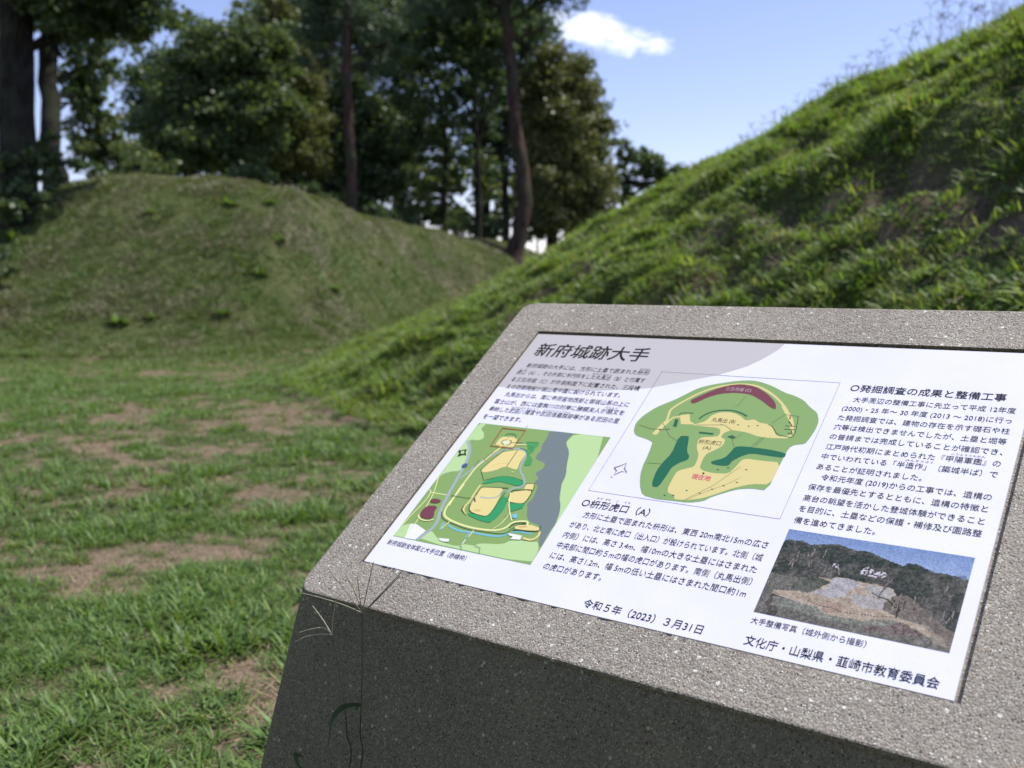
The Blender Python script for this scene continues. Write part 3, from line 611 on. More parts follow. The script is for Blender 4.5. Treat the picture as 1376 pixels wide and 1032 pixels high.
def blades(specs, seg=4):
    """specs: rows (x, y, azimuth, length, width, lean, droop, shade) -> tapered curved strips"""
    V, F, S = [], [], []
    for (bx, by, az, L, w, lean, droop, sh) in specs:
        ca, sa = math.cos(az), math.sin(az)
        px_, pz = 0.0, 0.0
        ang = lean
        b0 = len(V)
        for i in range(seg + 1):
            t = i / seg
            ww = w * 0.5 * (1 - t ** 2.2) * (0.55 + 1.2 * min(t, 0.4))
            cx, cy = bx + ca * px_, by + sa * px_
            if i < seg:
                V.append((cx - sa * ww, cy + ca * ww, pz)); V.append((cx + sa * ww, cy - ca * ww, pz)); S += [sh, sh]
            else:
                V.append((cx, cy, pz)); S.append(sh)
            px_ += math.sin(ang) * L / seg; pz += math.cos(ang) * L / seg
            ang += droop / seg
        for i in range(seg - 1):
            a = b0 + 2 * i
            F.append((a, a + 1, a + 3)); F.append((a, a + 3, a + 2))
        a = b0 + 2 * (seg - 1)
        F.append((a, a + 1, a + 2))
    return V, F, S

SRC = bpy.data.collections.new('source_shapes')   # never linked to the scene
def tuft(n, L, w, spread, mat, lean=(0.1, 1.1), droop=(0.2, 1.2), name='tuft', seg=4):
    sp = []
    for i in range(n):
        r = spread * math.sqrt(random.random()); a = random.uniform(0, 2 * math.pi)
        sp.append((r * math.cos(a), r * math.sin(a), a + random.gauss(0, 0.8), L * random.uniform(0.55, 1.15), w * random.uniform(0.7, 1.2),
                   random.uniform(*lean), random.uniform(*droop), random.random()))
    V, F, S = blades(sp, seg)
    me = np_mesh(name, V, F, True, {'shade': S})
    me.materials.append(mat)
    return me
def source(name, meshes):
    col = bpy.data.collections.new(name)
    for i, me in enumerate(meshes):
        o = bpy.data.objects.new('%s_%02d' % (name, i), me)
        col.objects.link(o)
    return col
def stalk_mesh(hh, nf, fl, th, mat):
    V, F, S = [], [], []
    def tube(pts, r):
        b = len(V)
        for i, p in enumerate(pts):
            q = pts[min(i + 1, len(pts) - 1)] - pts[max(i - 1, 0)]
            q.normalize()
            u = q.orthogonal().normalized(); v = q.cross(u)
            for k in range(3):
                an = 2 * math.pi * k / 3
                V.append(tuple(p + (u * math.cos(an) + v * math.sin(an)) * r)); S.append(random.random())
        for i in range(len(pts) - 1):
            for k in range(3):
                a0, a1 = b + 3 * i + k, b + 3 * i + (k + 1) % 3
                F.append((a0, a1, a1 + 3)); F.append((a0, a1 + 3, a0 + 3))
    ln = random.uniform(0.0, 0.25); az = random.uniform(0, 6.28)
    pts = [Vector((math.cos(az) * hh * ln * t * t, math.sin(az) * hh * ln * t * t, hh * t)) for t in (0, .35, .7, 1)]
    tube(pts, th)
    top = pts[-1]
    for k in range(nf):
        a = az + 6.28 * k / nf + random.uniform(-.3, .3); le = random.uniform(0.35, 0.95)
        tube([top, top + Vector((math.cos(a) * math.sin(le), math.sin(a) * math.sin(le), math.cos(le))) * fl * .5,
              top + Vector((math.cos(a) * math.sin(le + .3), math.sin(a) * math.sin(le + .3), math.cos(le + .3))) * fl], th * 1.25)
    me = np_mesh('stalk', V, F, True, {'shade': S}); me.materials.append(mat)
    return me

def scatter(name, pos, rot, scale, col, label, cat):
    me = bpy.data.meshes.new(name)
    n = len(pos)
    me.vertices.add(n)
    me.vertices.foreach_set('co', np.asarray(pos, dtype=np.float32).ravel())
    a = me.attributes.new('rot', 'FLOAT_VECTOR', 'POINT'); a.data.foreach_set('vector', np.asarray(rot, dtype=np.float32).ravel())
    a = me.attributes.new('scl', 'FLOAT', 'POINT'); a.data.foreach_set('value', np.asarray(scale, dtype=np.float32))
    a = me.attributes.new('idx', 'INT', 'POINT'); a.data.foreach_set('value', rng.integers(0, len(col.objects), n).astype(np.int32))
    me.update()
    o = link(name, me)
    g = bpy.data.node_groups.new(name, 'GeometryNodeTree')
    g.interface.new_socket('Geometry', in_out='INPUT', socket_type='NodeSocketGeometry')
    g.interface.new_socket('Geometry', in_out='OUTPUT', socket_type='NodeSocketGeometry')
    gi, go = g.nodes.new('NodeGroupInput'), g.nodes.new('NodeGroupOutput')
    ci = g.nodes.new('GeometryNodeCollectionInfo')
    ci.inputs['Collection'].default_value = col
    ci.inputs['Separate Children'].default_value = True
    ci.inputs['Reset Children'].default_value = True
    ip = g.nodes.new('GeometryNodeInstanceOnPoints')
    ip.inputs['Pick Instance'].default_value = True
    def na(nm, t):
        x = g.nodes.new('GeometryNodeInputNamedAttribute'); x.data_type = t; x.inputs['Name'].default_value = nm
        return [s for s in x.outputs if s.enabled and s.name == 'Attribute'][0]
    L = g.links.new
    L(gi.outputs[0], ip.inputs['Points']); L(ci.outputs[0], ip.inputs['Instance'])
    er = g.nodes.new('FunctionNodeEulerToRotation')
    L(na('rot', 'FLOAT_VECTOR'), er.inputs[0]); L(er.outputs[0], ip.inputs['Rotation'])
    L(na('scl', 'FLOAT'), ip.inputs['Scale']); L(na('idx', 'INT'), ip.inputs['Instance Index'])
    L(ip.outputs[0], go.inputs[0])
    md = o.modifiers.new('scatter', 'NODES'); md.node_group = g
    tag(o, label, cat, None, 'stuff')
    return o

# the sign's footprint (no grass inside it)
SO = Vector((-0.226, 1.451, 0)); SRZ = math.atan2(-0.59219, 0.80580)
UX = np.array([0.80580, -0.59219]); UG = np.array([0.59219, 0.80580])
def in_sign(x, y, m=0.0):
    u = (x - SO.x) * UX[0] + (y - SO.y) * UX[1]
    v = (x - SO.x) * UG[0] + (y - SO.y) * UG[1]
    return (u > -0.10 - m) & (u < 0.94 + m) & (v > -0.27 - m) & (v < 0.57 + m)

def sample(n, r0, r1, half=0.62):
    r = np.sqrt(rng.uniform(r0 * r0, r1 * r1, n)); t = rng.uniform(-half, half, n)
    return r * np.sin(t), r * np.cos(t)
def slope_rot(x, y, amt):
    e = 0.12
    zx = (heights(x + e, y)[0] - heights(x - e, y)[0]) / (2 * e)
    zy = (heights(x, y + e)[0] - heights(x, y - e)[0]) / (2 * e)
    ry = -np.arctan(zx) * amt + rng.normal(0, 0.10, len(x)); rx = np.arctan(zy) * amt + rng.normal(0, 0.10, len(x))
    # spin about the blade's own axis first, then tilt
    spin = rng.uniform(0, 2 * np.pi, len(x))
    from mathutils import Euler
    out = np.empty((len(x), 3), dtype=np.float32)
    for i in range(len(x)):
        m = Euler((rx[i], ry[i], 0)).to_matrix() @ Matrix.Rotation(spin[i], 3, 'Z')
        out[i] = m.to_euler()
    return out

def field(name, n, r0, r1, keep, smin, smax, col, label, cat, tilt=0.5, half=0.62):
    x, y = sample(n, r0, r1, half)
    z, side, tt, qq = heights(x, y)
    b = bareness(x, y, side, tt, qq)
    k = keep(x, y, z, side, b, tt, qq) & ~in_sign(x, y, 0.01)
    x, y, z = x[k], y[k], z[k]
    s = rng.uniform(smin, smax, len(x)) * (0.35 + 1.25 * fbm(x, y, 2.4, 91, 4))
    if 'bank_g' in name: s = s * np.where(fbm(x, y, 1.7, 171, 3) > 0.5, 1.08, 0.78) * np.where(rng.uniform(0, 1, len(x)) > 0.93, 1.5, 1)
    if 'turf' in name: s = s * (1 - 0.6 * b[k])
    return scatter(name, np.stack([x, y, z - 0.004], -1), slope_rot(x, y, tilt), s, col, label, cat)
U = lambda b: rng.uniform(0, 1, len(b))
near_src = source('near_tuft', [tuft(random.randint(12, 20), random.uniform(.06, .095), 0.0085, 0.045, M_grass, (0.35, 1.45), (0.1, 1.5)) for _ in range(14)])
mid_src = source('mid_tuft', [tuft(14, 0.075, 0.0105, 0.055, M_grass, (0.4, 1.4), (0.1, 1.2), seg=3) for _ in range(8)])
bank_src = source('bank_tuft', [tuft(random.randint(12, 20), random.uniform(.05, .105), 0.0105, 0.06, M_bank, (0.2, 1.5), (0.1, 1.7), seg=3) for _ in range(12)])
short_src = source('short_tuft', [tuft(16, 0.075, 0.013, 0.08, M_short, (0.2, 1.4), (0.1, 0.8), seg=2) for _ in range(8)])
straw_src = source('straw', [tuft(7, 0.075, 0.0030, 0.045, M_straw, (1.35, 1.6), (-0.2, 0.3), seg=2) for _ in range(6)])
weed_src = source('weed_tuft', [tuft(14, 0.06, 0.022, 0.08, M_weed, (0.5, 1.4), (0.1, 0.8), seg=2) for _ in range(6)])
straw2_src = source('dull_tuft', [tuft(12, 0.08, 0.010, 0.08, M_dull, (0.6, 1.5), (0.0, 0.5), seg=2) for _ in range(6)])
stalk_src = source('stalk', [stalk_mesh(random.uniform(.14, .32), 4, .06, .0015, M_stalk) for _ in range(6)])

field('turf_grass', 13000, 0.9, 4.6, lambda x, y, z, s, b, t, q: (s == 0) & (U(b) > b * 0.85 + 0.02) , 0.65, 1.15, near_src,
      'short broad bladed green grass in the foreground left of the sign', 'grass')
field('turf_grass', 62000, 4.4, 19.0, lambda x, y, z, s, b, t, q: ((s == 0) | ((s == 2) & (q < 0.35 * U(b)))) & (U(b) > b * 0.8) & (U(b) < 1.25 - y / 30), 0.65, 1.15, mid_src,
      'worn green grass on the flat path leading back between the banks', 'grass')
def litter_leaf():
    V, F = [], []
    l, cup = random.uniform(.015, .03), random.uniform(.002, .007)
    for i in range(5):
        t = i / 4; w = l * .32 * math.sin(math.pi * (.06 + .9 * t))
        V += [(t * l, w, cup * abs(math.cos(3 * t)) + .004), (t * l, 0, .002), (t * l, -w, cup + .003)]
    for i in range(4):
        a = 3 * i; F += [(a, a + 1, a + 4, a + 3), (a + 1, a + 2, a + 5, a + 4)]
    me = np_mesh('litter_leaf', V, F, True, {'shade': np.full(15, random.random())}); me.materials.append(M_straw)
    return me
leaf_src = source('litter_leaf', [litter_leaf() for _ in range(6)])
field('leaf_litter', 5000, 1.2, 11.0, lambda x, y, z, s, b, t, q: (s == 0), 0.6, 1.5, leaf_src,
      'small dead leaves scattered over the path and its bare patches', 'leaf litter', 0.6)
field('straw_litter', 30000, 1.0, 5.5, lambda x, y, z, s, b, t, q: (s == 0) & (U(b) < b * 0.9 + 0.08), 0.5, 1.3, straw_src,
      'dry straw and dead grass lying on the bare earth near the sign', 'straw', 0.9)
field('straw_litter', 60000, 5.5, 16.0, lambda x, y, z, s, b, t, q: (s == 0) & (U(b) < b * 0.9), 0.8, 1.9, straw_src,
      'dry straw on the bare brown patches farther along the path', 'straw', 0.9)
field('bank_grass', 225000, 2.2, 16.0, lambda x, y, z, s, b, t, q: (s == 1) & (x < np.interp(y, RY, RX) + 1.2) & (U(b) > b * 0.95), 0.6, 1.25, bank_src,
      'thick bright green grass tufts covering the steep bank on the right', 'grass', 0.45, 0.95)
field('bank_grass', 60000, 16.0, 36.0, lambda x, y, z, s, b, t, q: (s == 1) & (x < np.interp(y, RY, RX) + 1.0) & (x > -4), 0.7, 1.3, bank_src,
      'bright green grass on the far end of the right hand bank', 'grass', 0.45, 0.3)
field('mound_grass', 170000, 12.0, 29.0, lambda x, y, z, s, b, t, q: (((s == 2) & (y < np.interp(x, LX, LY) + 0.8)) | ((s == 0) & (y > 12 + 3 * U(b)) & (y < 20))) & (U(b) > b * 0.75), 0.55, 1.2, short_src,
      'short dull olive grass on the rounded mound at the left', 'grass', 0.8)
field('mound_weeds', 60000, 12.0, 29.0, lambda x, y, z, s, b, t, q: (s == 2) & (y < np.interp(x, LX, LY) + 0.5) & (fbm(x, y, 1.7, 131, 4) > 0.535 + 0.05 * q), 0.7, 1.5, weed_src,
      'patches of brighter green clover and weeds on the rounded mound', 'grass', 0.8)
field('mound_straw', 60000, 12.0, 29.0, lambda x, y, z, s, b, t, q: (s == 2) & (y < np.interp(x, LX, LY) + 0.5) & (fbm(x, y, 1.3, 151, 4) + 0.12 * q > 0.54), 0.8, 1.7, straw2_src,
      'dry yellowed grass on the upper part of the rounded mound', 'grass', 0.9)
field('bank_weeds', 30000, 2.5, 16.0, lambda x, y, z, s, b, t, q: (s == 1) & (fbm(x, y, 2.1, 141, 3) > 0.5) & (x < np.interp(y, RY, RX) + .5), 0.6, 1.3, weed_src,
      'broad leaved weeds mixed into the thick grass of the right hand bank', 'grass', 0.5, 0.95)
field('bank_straw', 60000, 2.5, 16.0, lambda x, y, z, s, b, t, q: (s == 1) & (U(b) < b * 0.9 + 0.06) & (x < np.interp(y, RY, RX)), 0.8, 1.6, straw_src,
      'brown dead grass in the worn ledges of the right hand bank', 'straw', 0.9, 0.68)
field('seed_stalks', 12000, 6.0, 24.0, lambda x, y, z, s, b, t, q: (s == 1) & (np.abs(x - np.interp(y, RY, RX) - 0.15) < 0.45), 0.9, 1.6, stalk_src,
      'thin purplish seed stalks standing along the crest of the right hand bank', 'grass', 0.1)

# ------------------------------------------------------------------ the stone information sign
TILT = R(35.075)
PZ = EYE - 0.427           # height of the panel's lower edge
PW, PH_ = 0.840, 0.568
sign = empty('information_sign', (SO.x, SO.y, 0.0), SRZ)
tag(sign, 'low sloping granite pedestal with a white Japanese castle site information panel set in its top', 'information sign')

def pedestal_material():
    n = Nodes('exposed_aggregate')
    v = n.coord()
    va = n.vor(300, vec=v); vb = n.vor(560, vec=v); vc = n.vor(140, vec=v); vd = n.vor(1000, vec=v)
    def rnd(x):
        s = n.n('ShaderNodeSeparateColor'); n.t.links.new(x.outputs['Color'], s.inputs[0]); return s.outputs
    ra, rb, rc, rd = rnd(va), rnd(vb), rnd(vc), rnd(vd)
    base = n.ramp(ra[0], [(0.0, (0.135, 0.115, 0.100)), (0.2, (0.235, 0.195, 0.165)), (0.5, (0.335, 0.285, 0.245)), (0.8, (0.42, 0.375, 0.335)), (1.0, (0.47, 0.41, 0.35))])
    fine = n.ramp(rb[0], [(0.0, (0.13, 0.11, 0.10)), (0.3, (0.285, 0.242, 0.212)), (0.7, (0.375, 0.325, 0.285)), (1.0, (0.52, 0.47, 0.43))])
    col = n.mix(0.55, base, fine)
    col = n.mix(n.math('MULTIPLY', rd[0], 0.6), col, (0.30, 0.25, 0.22))
    # scattered black, white and rust grains
    def grains(col, chan, vor_, lo, rad, c):
        m = n.math('MULTIPLY', n.math('GREATER_THAN', chan, lo), n.math('LESS_THAN', vor_.outputs['Distance'], rad))
        return n.mix(m, col, c)
    col = grains(col, ra[1], va, 0.955, 0.38, (0.05, 0.046, 0.042))
    col = grains(col, rb[1], vb, 0.90, 0.46, (0.07, 0.063, 0.058))
    col = grains(col, rb[2], vb, 0.91, 0.42, (0.80, 0.76, 0.72))
    col = grains(col, rc[1], vc, 0.965, 0.34, (0.72, 0.68, 0.64))
    col = grains(col, ra[2], va, 0.96, 0.36, (0.26, 0.15, 0.09))
    st = n.noise(7, 5, 0.6, v).outputs[0]
    col = n.mix(n.ramp(st, [(0.35, (0, 0, 0)), (0.7, (1, 1, 1))]), n.mix(1.0, col, (0.87, 0.90, 0.81), 'MULTIPLY'), n.mix(1.0, col, (1.05, 1.09, 0.97), 'MULTIPLY'))
    # side shade put into the colour, dark olive, the washed top is pale
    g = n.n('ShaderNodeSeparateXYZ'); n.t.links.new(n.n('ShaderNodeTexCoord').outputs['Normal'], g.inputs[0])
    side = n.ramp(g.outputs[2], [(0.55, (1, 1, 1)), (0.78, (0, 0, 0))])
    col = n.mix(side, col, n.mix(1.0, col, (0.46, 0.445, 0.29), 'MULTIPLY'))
    hg = n.math('ADD', n.math('MULTIPLY', va.outputs['Distance'], -1.0), n.math('MULTIPLY', vb.outputs['Distance'], -0.6))
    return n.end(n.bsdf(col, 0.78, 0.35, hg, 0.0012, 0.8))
M_ped = pedestal_material()

def build_pedestal():
    W0 = 0.003                                   # washed stone face stands 3 mm above the panel
    x0, x1, y0, y1 = -0.084, 0.924, -0.080, 0.664
    def outline(inset, rad):
        pts = []
        for cx, cy, a0 in ((x1 - rad, y1 - rad, 0), (x0 + rad, y1 - rad, 90), (x0 + rad, y0 + rad, 180), (x1 - rad, y0 + rad, 270)):
            for k in range(9):
                a = R(a0 + k * 90 / 8)
                pts.append((cx + math.cos(a) * (rad - inset), cy + math.sin(a) * (rad - inset)))
        return pts
    def loc(u, v, w):
        return Vector((u, v * math.cos(TILT) - w * math.sin(TILT), PZ + v * math.sin(TILT) + w * math.cos(TILT)))
    bm = bmesh.new()
    rings = []
    bev = 0.006
    o = outline(0, 0.030); n = len(o)
    for j in range(5):
        a = R(90 * j / 4)
        rings.append([bm.verts.new(loc(u, v, W0 - bev * (1 - math.cos(a)))) for u, v in outline(bev * (1 - math.sin(a)), 0.030)])
    side = []
    for f in np.linspace(0.0, 1.0, 7)[1:]:
        ring = []
        for u, v in o:
            p = loc(u, v, W0 - bev)
            zt = p.z
            z = zt * (1 - f) - 0.12 * f
            drop = zt - z
            tv = (v - y0) / (y1 - y0)
            fl = -0.364 * drop * max(0.0, 1 - tv * 1.6) if tv < 0.625 else 0.03 * drop * (tv - .625) / .375
            # only the front face flares: interpolate so that the sides stay plumb planes
            ybot_front = (y0 * math.cos(TILT)) - 0.364 * drop
            yb = p.y
            ring.append((u, yb, z, tv, drop))
        yf = min(r[1] for r in ring)
        yk = max(r[1] for r in ring)
        side.append([bm.verts.new((u, yk - (yk - yb) / (yk - yf) * (yk - yf + 0.364 * drop), z)) for (u, yb, z, tv, drop) in ring])
    rings += side
    for a, b in zip(rings[:-1], rings[1:]):
        for i in range(n):
            bm.faces.new((a[i], b[i], b[(i + 1) % n], a[(i + 1) % n]))
    # top face with the recess
    gp, rx = 0.004, [(-0.0012, -0.0035), (0.8475, -0.0035), (0.8475, 0.5735), (-0.0012, 0.5735)]
    q0 = [bm.verts.new(loc(u, v, W0)) for u, v in rx]
    q1 = [bm.verts.new(loc(u, v, -0.006)) for u, v in rx]
    for i in range(4):
        bm.faces.new((q0[i], q1[i], q1[(i + 1) % 4], q0[(i + 1) % 4]))
    bm.faces.new(q1)
    eds = [bm.edges.get((rings[0][i], rings[0][(i + 1) % n])) for i in range(n)] + [bm.edges.get((q0[i], q0[(i + 1) % 4])) for i in range(4)]
    bmesh.ops.triangle_fill(bm, edges=eds, use_beauty=True)
    bmesh.ops.recalc_face_normals(bm, faces=bm.faces)
    me = bpy.data.meshes.new('pedestal'); bm.to_mesh(me); bm.free()
    for p in me.polygons: p.use_smooth = False
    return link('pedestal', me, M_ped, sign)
build_pedestal()

n_ = Nodes('panel_white')
sm = n_.noise(6, 5, 0.6).outputs[0]; fl_ = n_.noise(420, 2, 0.5).outputs[0]
M_white = n_.end(n_.bsdf(n_.mix(n_.ramp(sm, [(0.4, (0, 0, 0)), (0.75, (1, 1, 1))]), n_.mix(n_.ramp(fl_, [(0.66, (0, 0, 0)), (0.72, (1, 1, 1))]), srgb(226, 225, 235), srgb(200, 196, 195)), srgb(217, 216, 225)), n_.ramp(sm, [(0.3, (0.34,) * 3), (0.7, (0.46,) * 3)]), 0.4))
n_ = Nodes('joint_sealant'); M_seal = n_.end(n_.bsdf((0.02, 0.018, 0.017), 0.7))

def box_mesh(name, a, b):
    (x0, y0, z0), (x1, y1, z1) = a, b
    v = [(x0, y0, z0), (x1, y0, z0), (x1, y1, z0), (x0, y1, z0), (x0, y0, z1), (x1, y0, z1), (x1, y1, z1), (x0, y1, z1)]
    f = [(0, 3, 2, 1), (4, 5, 6, 7), (0, 1, 5, 4), (1, 2, 6, 5), (2, 3, 7, 6), (3, 0, 4, 7)]
    return np_mesh(name, v, f)
panel = link('panel', box_mesh('panel', (0, 0, -0.0055), (PW, PH_, 0)), M_white, sign)
panel.location = (0, 0, PZ); panel.rotation_euler = (TILT, 0, 0)
MM = 0.001

def print_layers(name, layers, z0, dz, kk=1.0):
    """flat printed artwork: filled outlines and stroked lines, each a hair above the last; one mesh"""
    V, Fc, mats, mi = [], [], [], []
    def midx(c):
        m = flat(c, kk)
        if m not in mats: mats.append(m)
        return mats.index(m)
    for li, (kind, w, col, pts) in enumerate(layers):
        pts = [(px_ * MM, py_ * MM) for px_, py_ in pts]
        z = z0 + dz * li
        m = midx(col)
        if kind == 'F':
            # closed outline, softened with one round of corner cutting
            if len(pts) > 6:
                pp = []
                for i in range(len(pts)):
                    a, b = pts[i], pts[(i + 1) % len(pts)]
                    pp.append((a[0] * .8 + b[0] * .2, a[1] * .8 + b[1] * .2)); pp.append((a[0] * .2 + b[0] * .8, a[1] * .2 + b[1] * .8))
                if name != 'header_band': pts = pp
            from mathutils.geometry import tessellate_polygon
            b0 = len(V)
            V += [(x, y, z) for x, y in pts]
            for t in tessellate_polygon([[Vector((x, y, 0)) for x, y in pts]]):
                Fc.append(tuple(b0 + i for i in t)); mi.append(m)
        else:
            hw = w * MM * 0.5
            for r_ in range(2):
                if len(pts) > 3 and name != 'frame' and w != .7:
                    pp = [pts[0]]
                    for a, b in zip(pts[:-1], pts[1:]):
                        pp.append((a[0] * .75 + b[0] * .25, a[1] * .75 + b[1] * .25)); pp.append((a[0] * .25 + b[0] * .75, a[1] * .25 + b[1] * .75))
                    pp.append(pts[-1])
                    if w not in (2.0, 1.1): pts = pp
            b0 = len(V)
            for i, p in enumerate(pts):
                a, b = pts[max(i - 1, 0)], pts[min(i + 1, len(pts) - 1)]
                dx, dy = b[0] - a[0], b[1] - a[1]; l = math.hypot(dx, dy) or 1
                V.append((p[0] - dy / l * hw, p[1] + dx / l * hw, z)); V.append((p[0] + dy / l * hw, p[1] - dx / l * hw, z))
            for i in range(len(pts) - 1):
                a = b0 + 2 * i
                Fc.append((a, a + 1, a + 3)); mi.append(m); Fc.append((a, a + 3, a + 2)); mi.append(m)
    V = np.array(V); Fc = np.array(Fc)
    # all faces look up
    e1 = V[Fc[:, 1]] - V[Fc[:, 0]]; e2 = V[Fc[:, 2]] - V[Fc[:, 0]]
    up = e1[:, 0] * e2[:, 1] - e1[:, 1] * e2[:, 0]
    Fc[up < 0] = Fc[up < 0][:, ::-1]
    me = np_mesh(name, V, Fc)
    for m in mats: me.materials.append(m)
    me.polygons.foreach_set('material_index', np.array(mi[:len(me.polygons)], dtype=np.int32))
    return link(name, me, None, panel)
print_layers('header_band', ART_BAND, 0.00015, 0.0)
print_layers('castle_map', ART_CASTLE, 0.00020, 0.000010)
print_layers('site_map', ART_SITE, 0.00020, 0.000010)

# printed aerial picture: a colour grid
def inpoly(px, py, poly):
    c = np.zeros(px.shape, bool); n = len(poly)
    for i in range(n):
        x1, y1 = poly[i]; x2, y2 = poly[(i + 1) % n]
        if y1 == y2: continue
        c ^= ((y1 > py) != (y2 > py)) & (px < (x2 - x1) * (py - y1) / (y2 - y1) + x1)
    return c
def photo_print():
    nx, ny = 260, 162
    gx, gy = np.meshgrid((np.arange(nx) + .5) / nx, (np.arange(ny) + .5) / ny)
    wx = gx + 0.012 * (fbm(gx, gy, 18, 1, 3) - .5) * 2; wy = gy + 0.018 * (fbm(gx, gy, 18, 2, 3) - .5) * 2
    n1 = fbm(gx * 1.6, gy, 22, 5, 5); n2 = fbm(gx * 1.6, gy, 60, 8, 3); n3 = fbm(gx * 1.6, gy, 9, 9, 4)
    S = lambda *c: np.array(c, float) / 255
    img = np.zeros((ny, nx, 3))
    sk = np.clip((1 - gy) / 0.45, 0, 1)[..., None]
    img[:] = S(112, 142, 190) * (1 - sk) + S(160, 180, 210) * sk
    img += (0.10 * np.clip(n3 - .5, 0, 1))[..., None]
    tl = np.array(PH['treeline']); o = np.argsort(tl[:, 0])
    ty = np.interp(wx, tl[o, 0], tl[o, 1]) + 0.02 * (n2 - .5)
    fo = gy < ty
    fc = S(58, 60, 52) * (1 - n1[..., None]) + S(112, 108, 96) * n1[..., None]
    dk = np.clip((n3 - .48) * 6, 0, 1)[..., None]
    fc = fc * (1 - .65 * dk) + S(38, 52, 38) * .65 * dk
    fc = fc + (n2[..., None] - .5) * .30
    img[fo] = fc[fo]
    lo = S(112, 108, 96) + (n2[..., None] - .5) * .28 + (n1[..., None] - .5) * .12
    low = inpoly(wx, wy, [(-.2, .46), (.12, .47), (.3, .45), (.45, .42), (.6, .42), (.72, .40), (.86, .20), (1.2, -.05), (1.2, -.3), (-.3, -.3)])
    img[low] = lo[low]
    def fill(key, c, amt=.16, a=1.0):
        m = inpoly(wx, wy, PH[key])
        col = S(*c) + (n2[..., None] - .5) * amt + (n1[..., None] - .5) * amt * .6
        img[m] = img[m] * (1 - a) + col[m] * a
    fill('mount', (96, 118, 150), .03, .8)
    fill('greenL', (84, 92, 74), .2, .7); fill('darkL', (72, 64, 58), .3, .6)
    fill('rim', (136, 140, 122), .30, .75); fill('slopeR', (118, 106, 92), .22); fill('redslope', (118, 96, 88), .34, .65)
    fill('pathR', (158, 146, 126), .2, .8); fill('clearing', (172, 154, 128), .2)
    fill('grey1', (168, 166, 168), .2, .85); fill('grey2', (168, 164, 162), .2, .85); fill('grey3', (164, 162, 156), .20, .85); fill('red', (158, 128, 110), .18, .6)
    ch = inpoly(wx, wy, PH['cherry1']) & (n2 > .5) | inpoly(wx, wy, PH['cherry2']) & (n2 > .48)
    img[ch] = S(206, 196, 204)
    fill('pine', (40, 54, 40), .2)
    # thin trunks and branches
    def stroke(p, w, c):
        for (x1, y1), (x2, y2) in zip(p[:-1], p[1:]):
            dx, dy = x2 - x1, y2 - y1
            t = np.clip(((wx - x1) * dx + (wy - y1) * dy) / (dx * dx + dy * dy), 0, 1)
            d = np.hypot((wx - x1 - t * dx) * 1.6, wy - y1 - t * dy)
            img[d < w] = S(*c)
    stroke([(.635, .62), (.615, .5), (.60, .40)], .008, (120, 104, 96))
    stroke([(.56, .44), (.64, .40), (.72, .31)], .007, (44, 42, 38)); stroke([(.66, .42), (.70, .36), (.72, .24)], .006, (44, 42, 38))
    for k in range(34):
        r = random.random
        x, y = (.02 + .36 * r(), .55 + .2 * r()) if k < 20 else ((.68 + .3 * r(), .25 + .35 * r()) if k < 38 else (.01 + .1 * r(), .12 + .2 * r()))
        stroke([(x, y), (x + .01 * (r() - .5), y + .06 + .06 * r())], .004, (150, 136, 122) if r() > .6 else (60, 54, 50))
    for k in range(26):
        t = k / 25; x = .26 + .42 * t; y = .235 - .05 * math.sin(t * 3.1)
        stroke([(x, y), (x + .004, y + .002)], .006, (92, 80, 66))
    img = img + (fbm(gx * 1.6, gy, 130, 12, 2)[..., None] - .5) * .22 + (rng.uniform(0, 1, (ny, nx, 1)) - .5) * .06
    img = np.clip(img, 0, 1) ** 1.08
    lin = np.where(img <= 0.04045, img / 12.92, ((img + 0.055) / 1.055) ** 2.4)
    lin = (lin * 0.78 + lin.mean(-1, keepdims=True) * 0.22) * 0.9
    X0, X1, Y0, Y1 = 0.6055, 0.8245, 0.0560, 0.1917
    vx, vy = np.meshgrid(np.linspace(X0, X1, nx + 1), np.linspace(Y0, Y1, ny + 1))
    V = np.stack([vx, vy, np.full_like(vx, 0.0002)], -1).reshape(-1, 3)
    idx = np.arange((nx + 1) * (ny + 1)).reshape(ny + 1, nx + 1)
    F = np.stack([idx[:-1, :-1], idx[:-1, 1:], idx[1:, 1:], idx[1:, :-1]], -1).reshape(-1, 4)
    me = np_mesh('aerial_picture', V, F)
    a = me.color_attributes.new('ink', 'FLOAT_COLOR', 'CORNER')
    cc = np.concatenate([lin.reshape(-1, 3), np.ones((nx * ny, 1))], 1)
    a.data.foreach_set('color', np.repeat(cc, 4, axis=0).astype(np.float32).ravel())
    n = Nodes('picture_ink')
    n.end(n.bsdf(n.attr('ink').outputs['Color'], 0.42, 0.35))
    link('aerial_picture', me, n.m, panel)
photo_print()

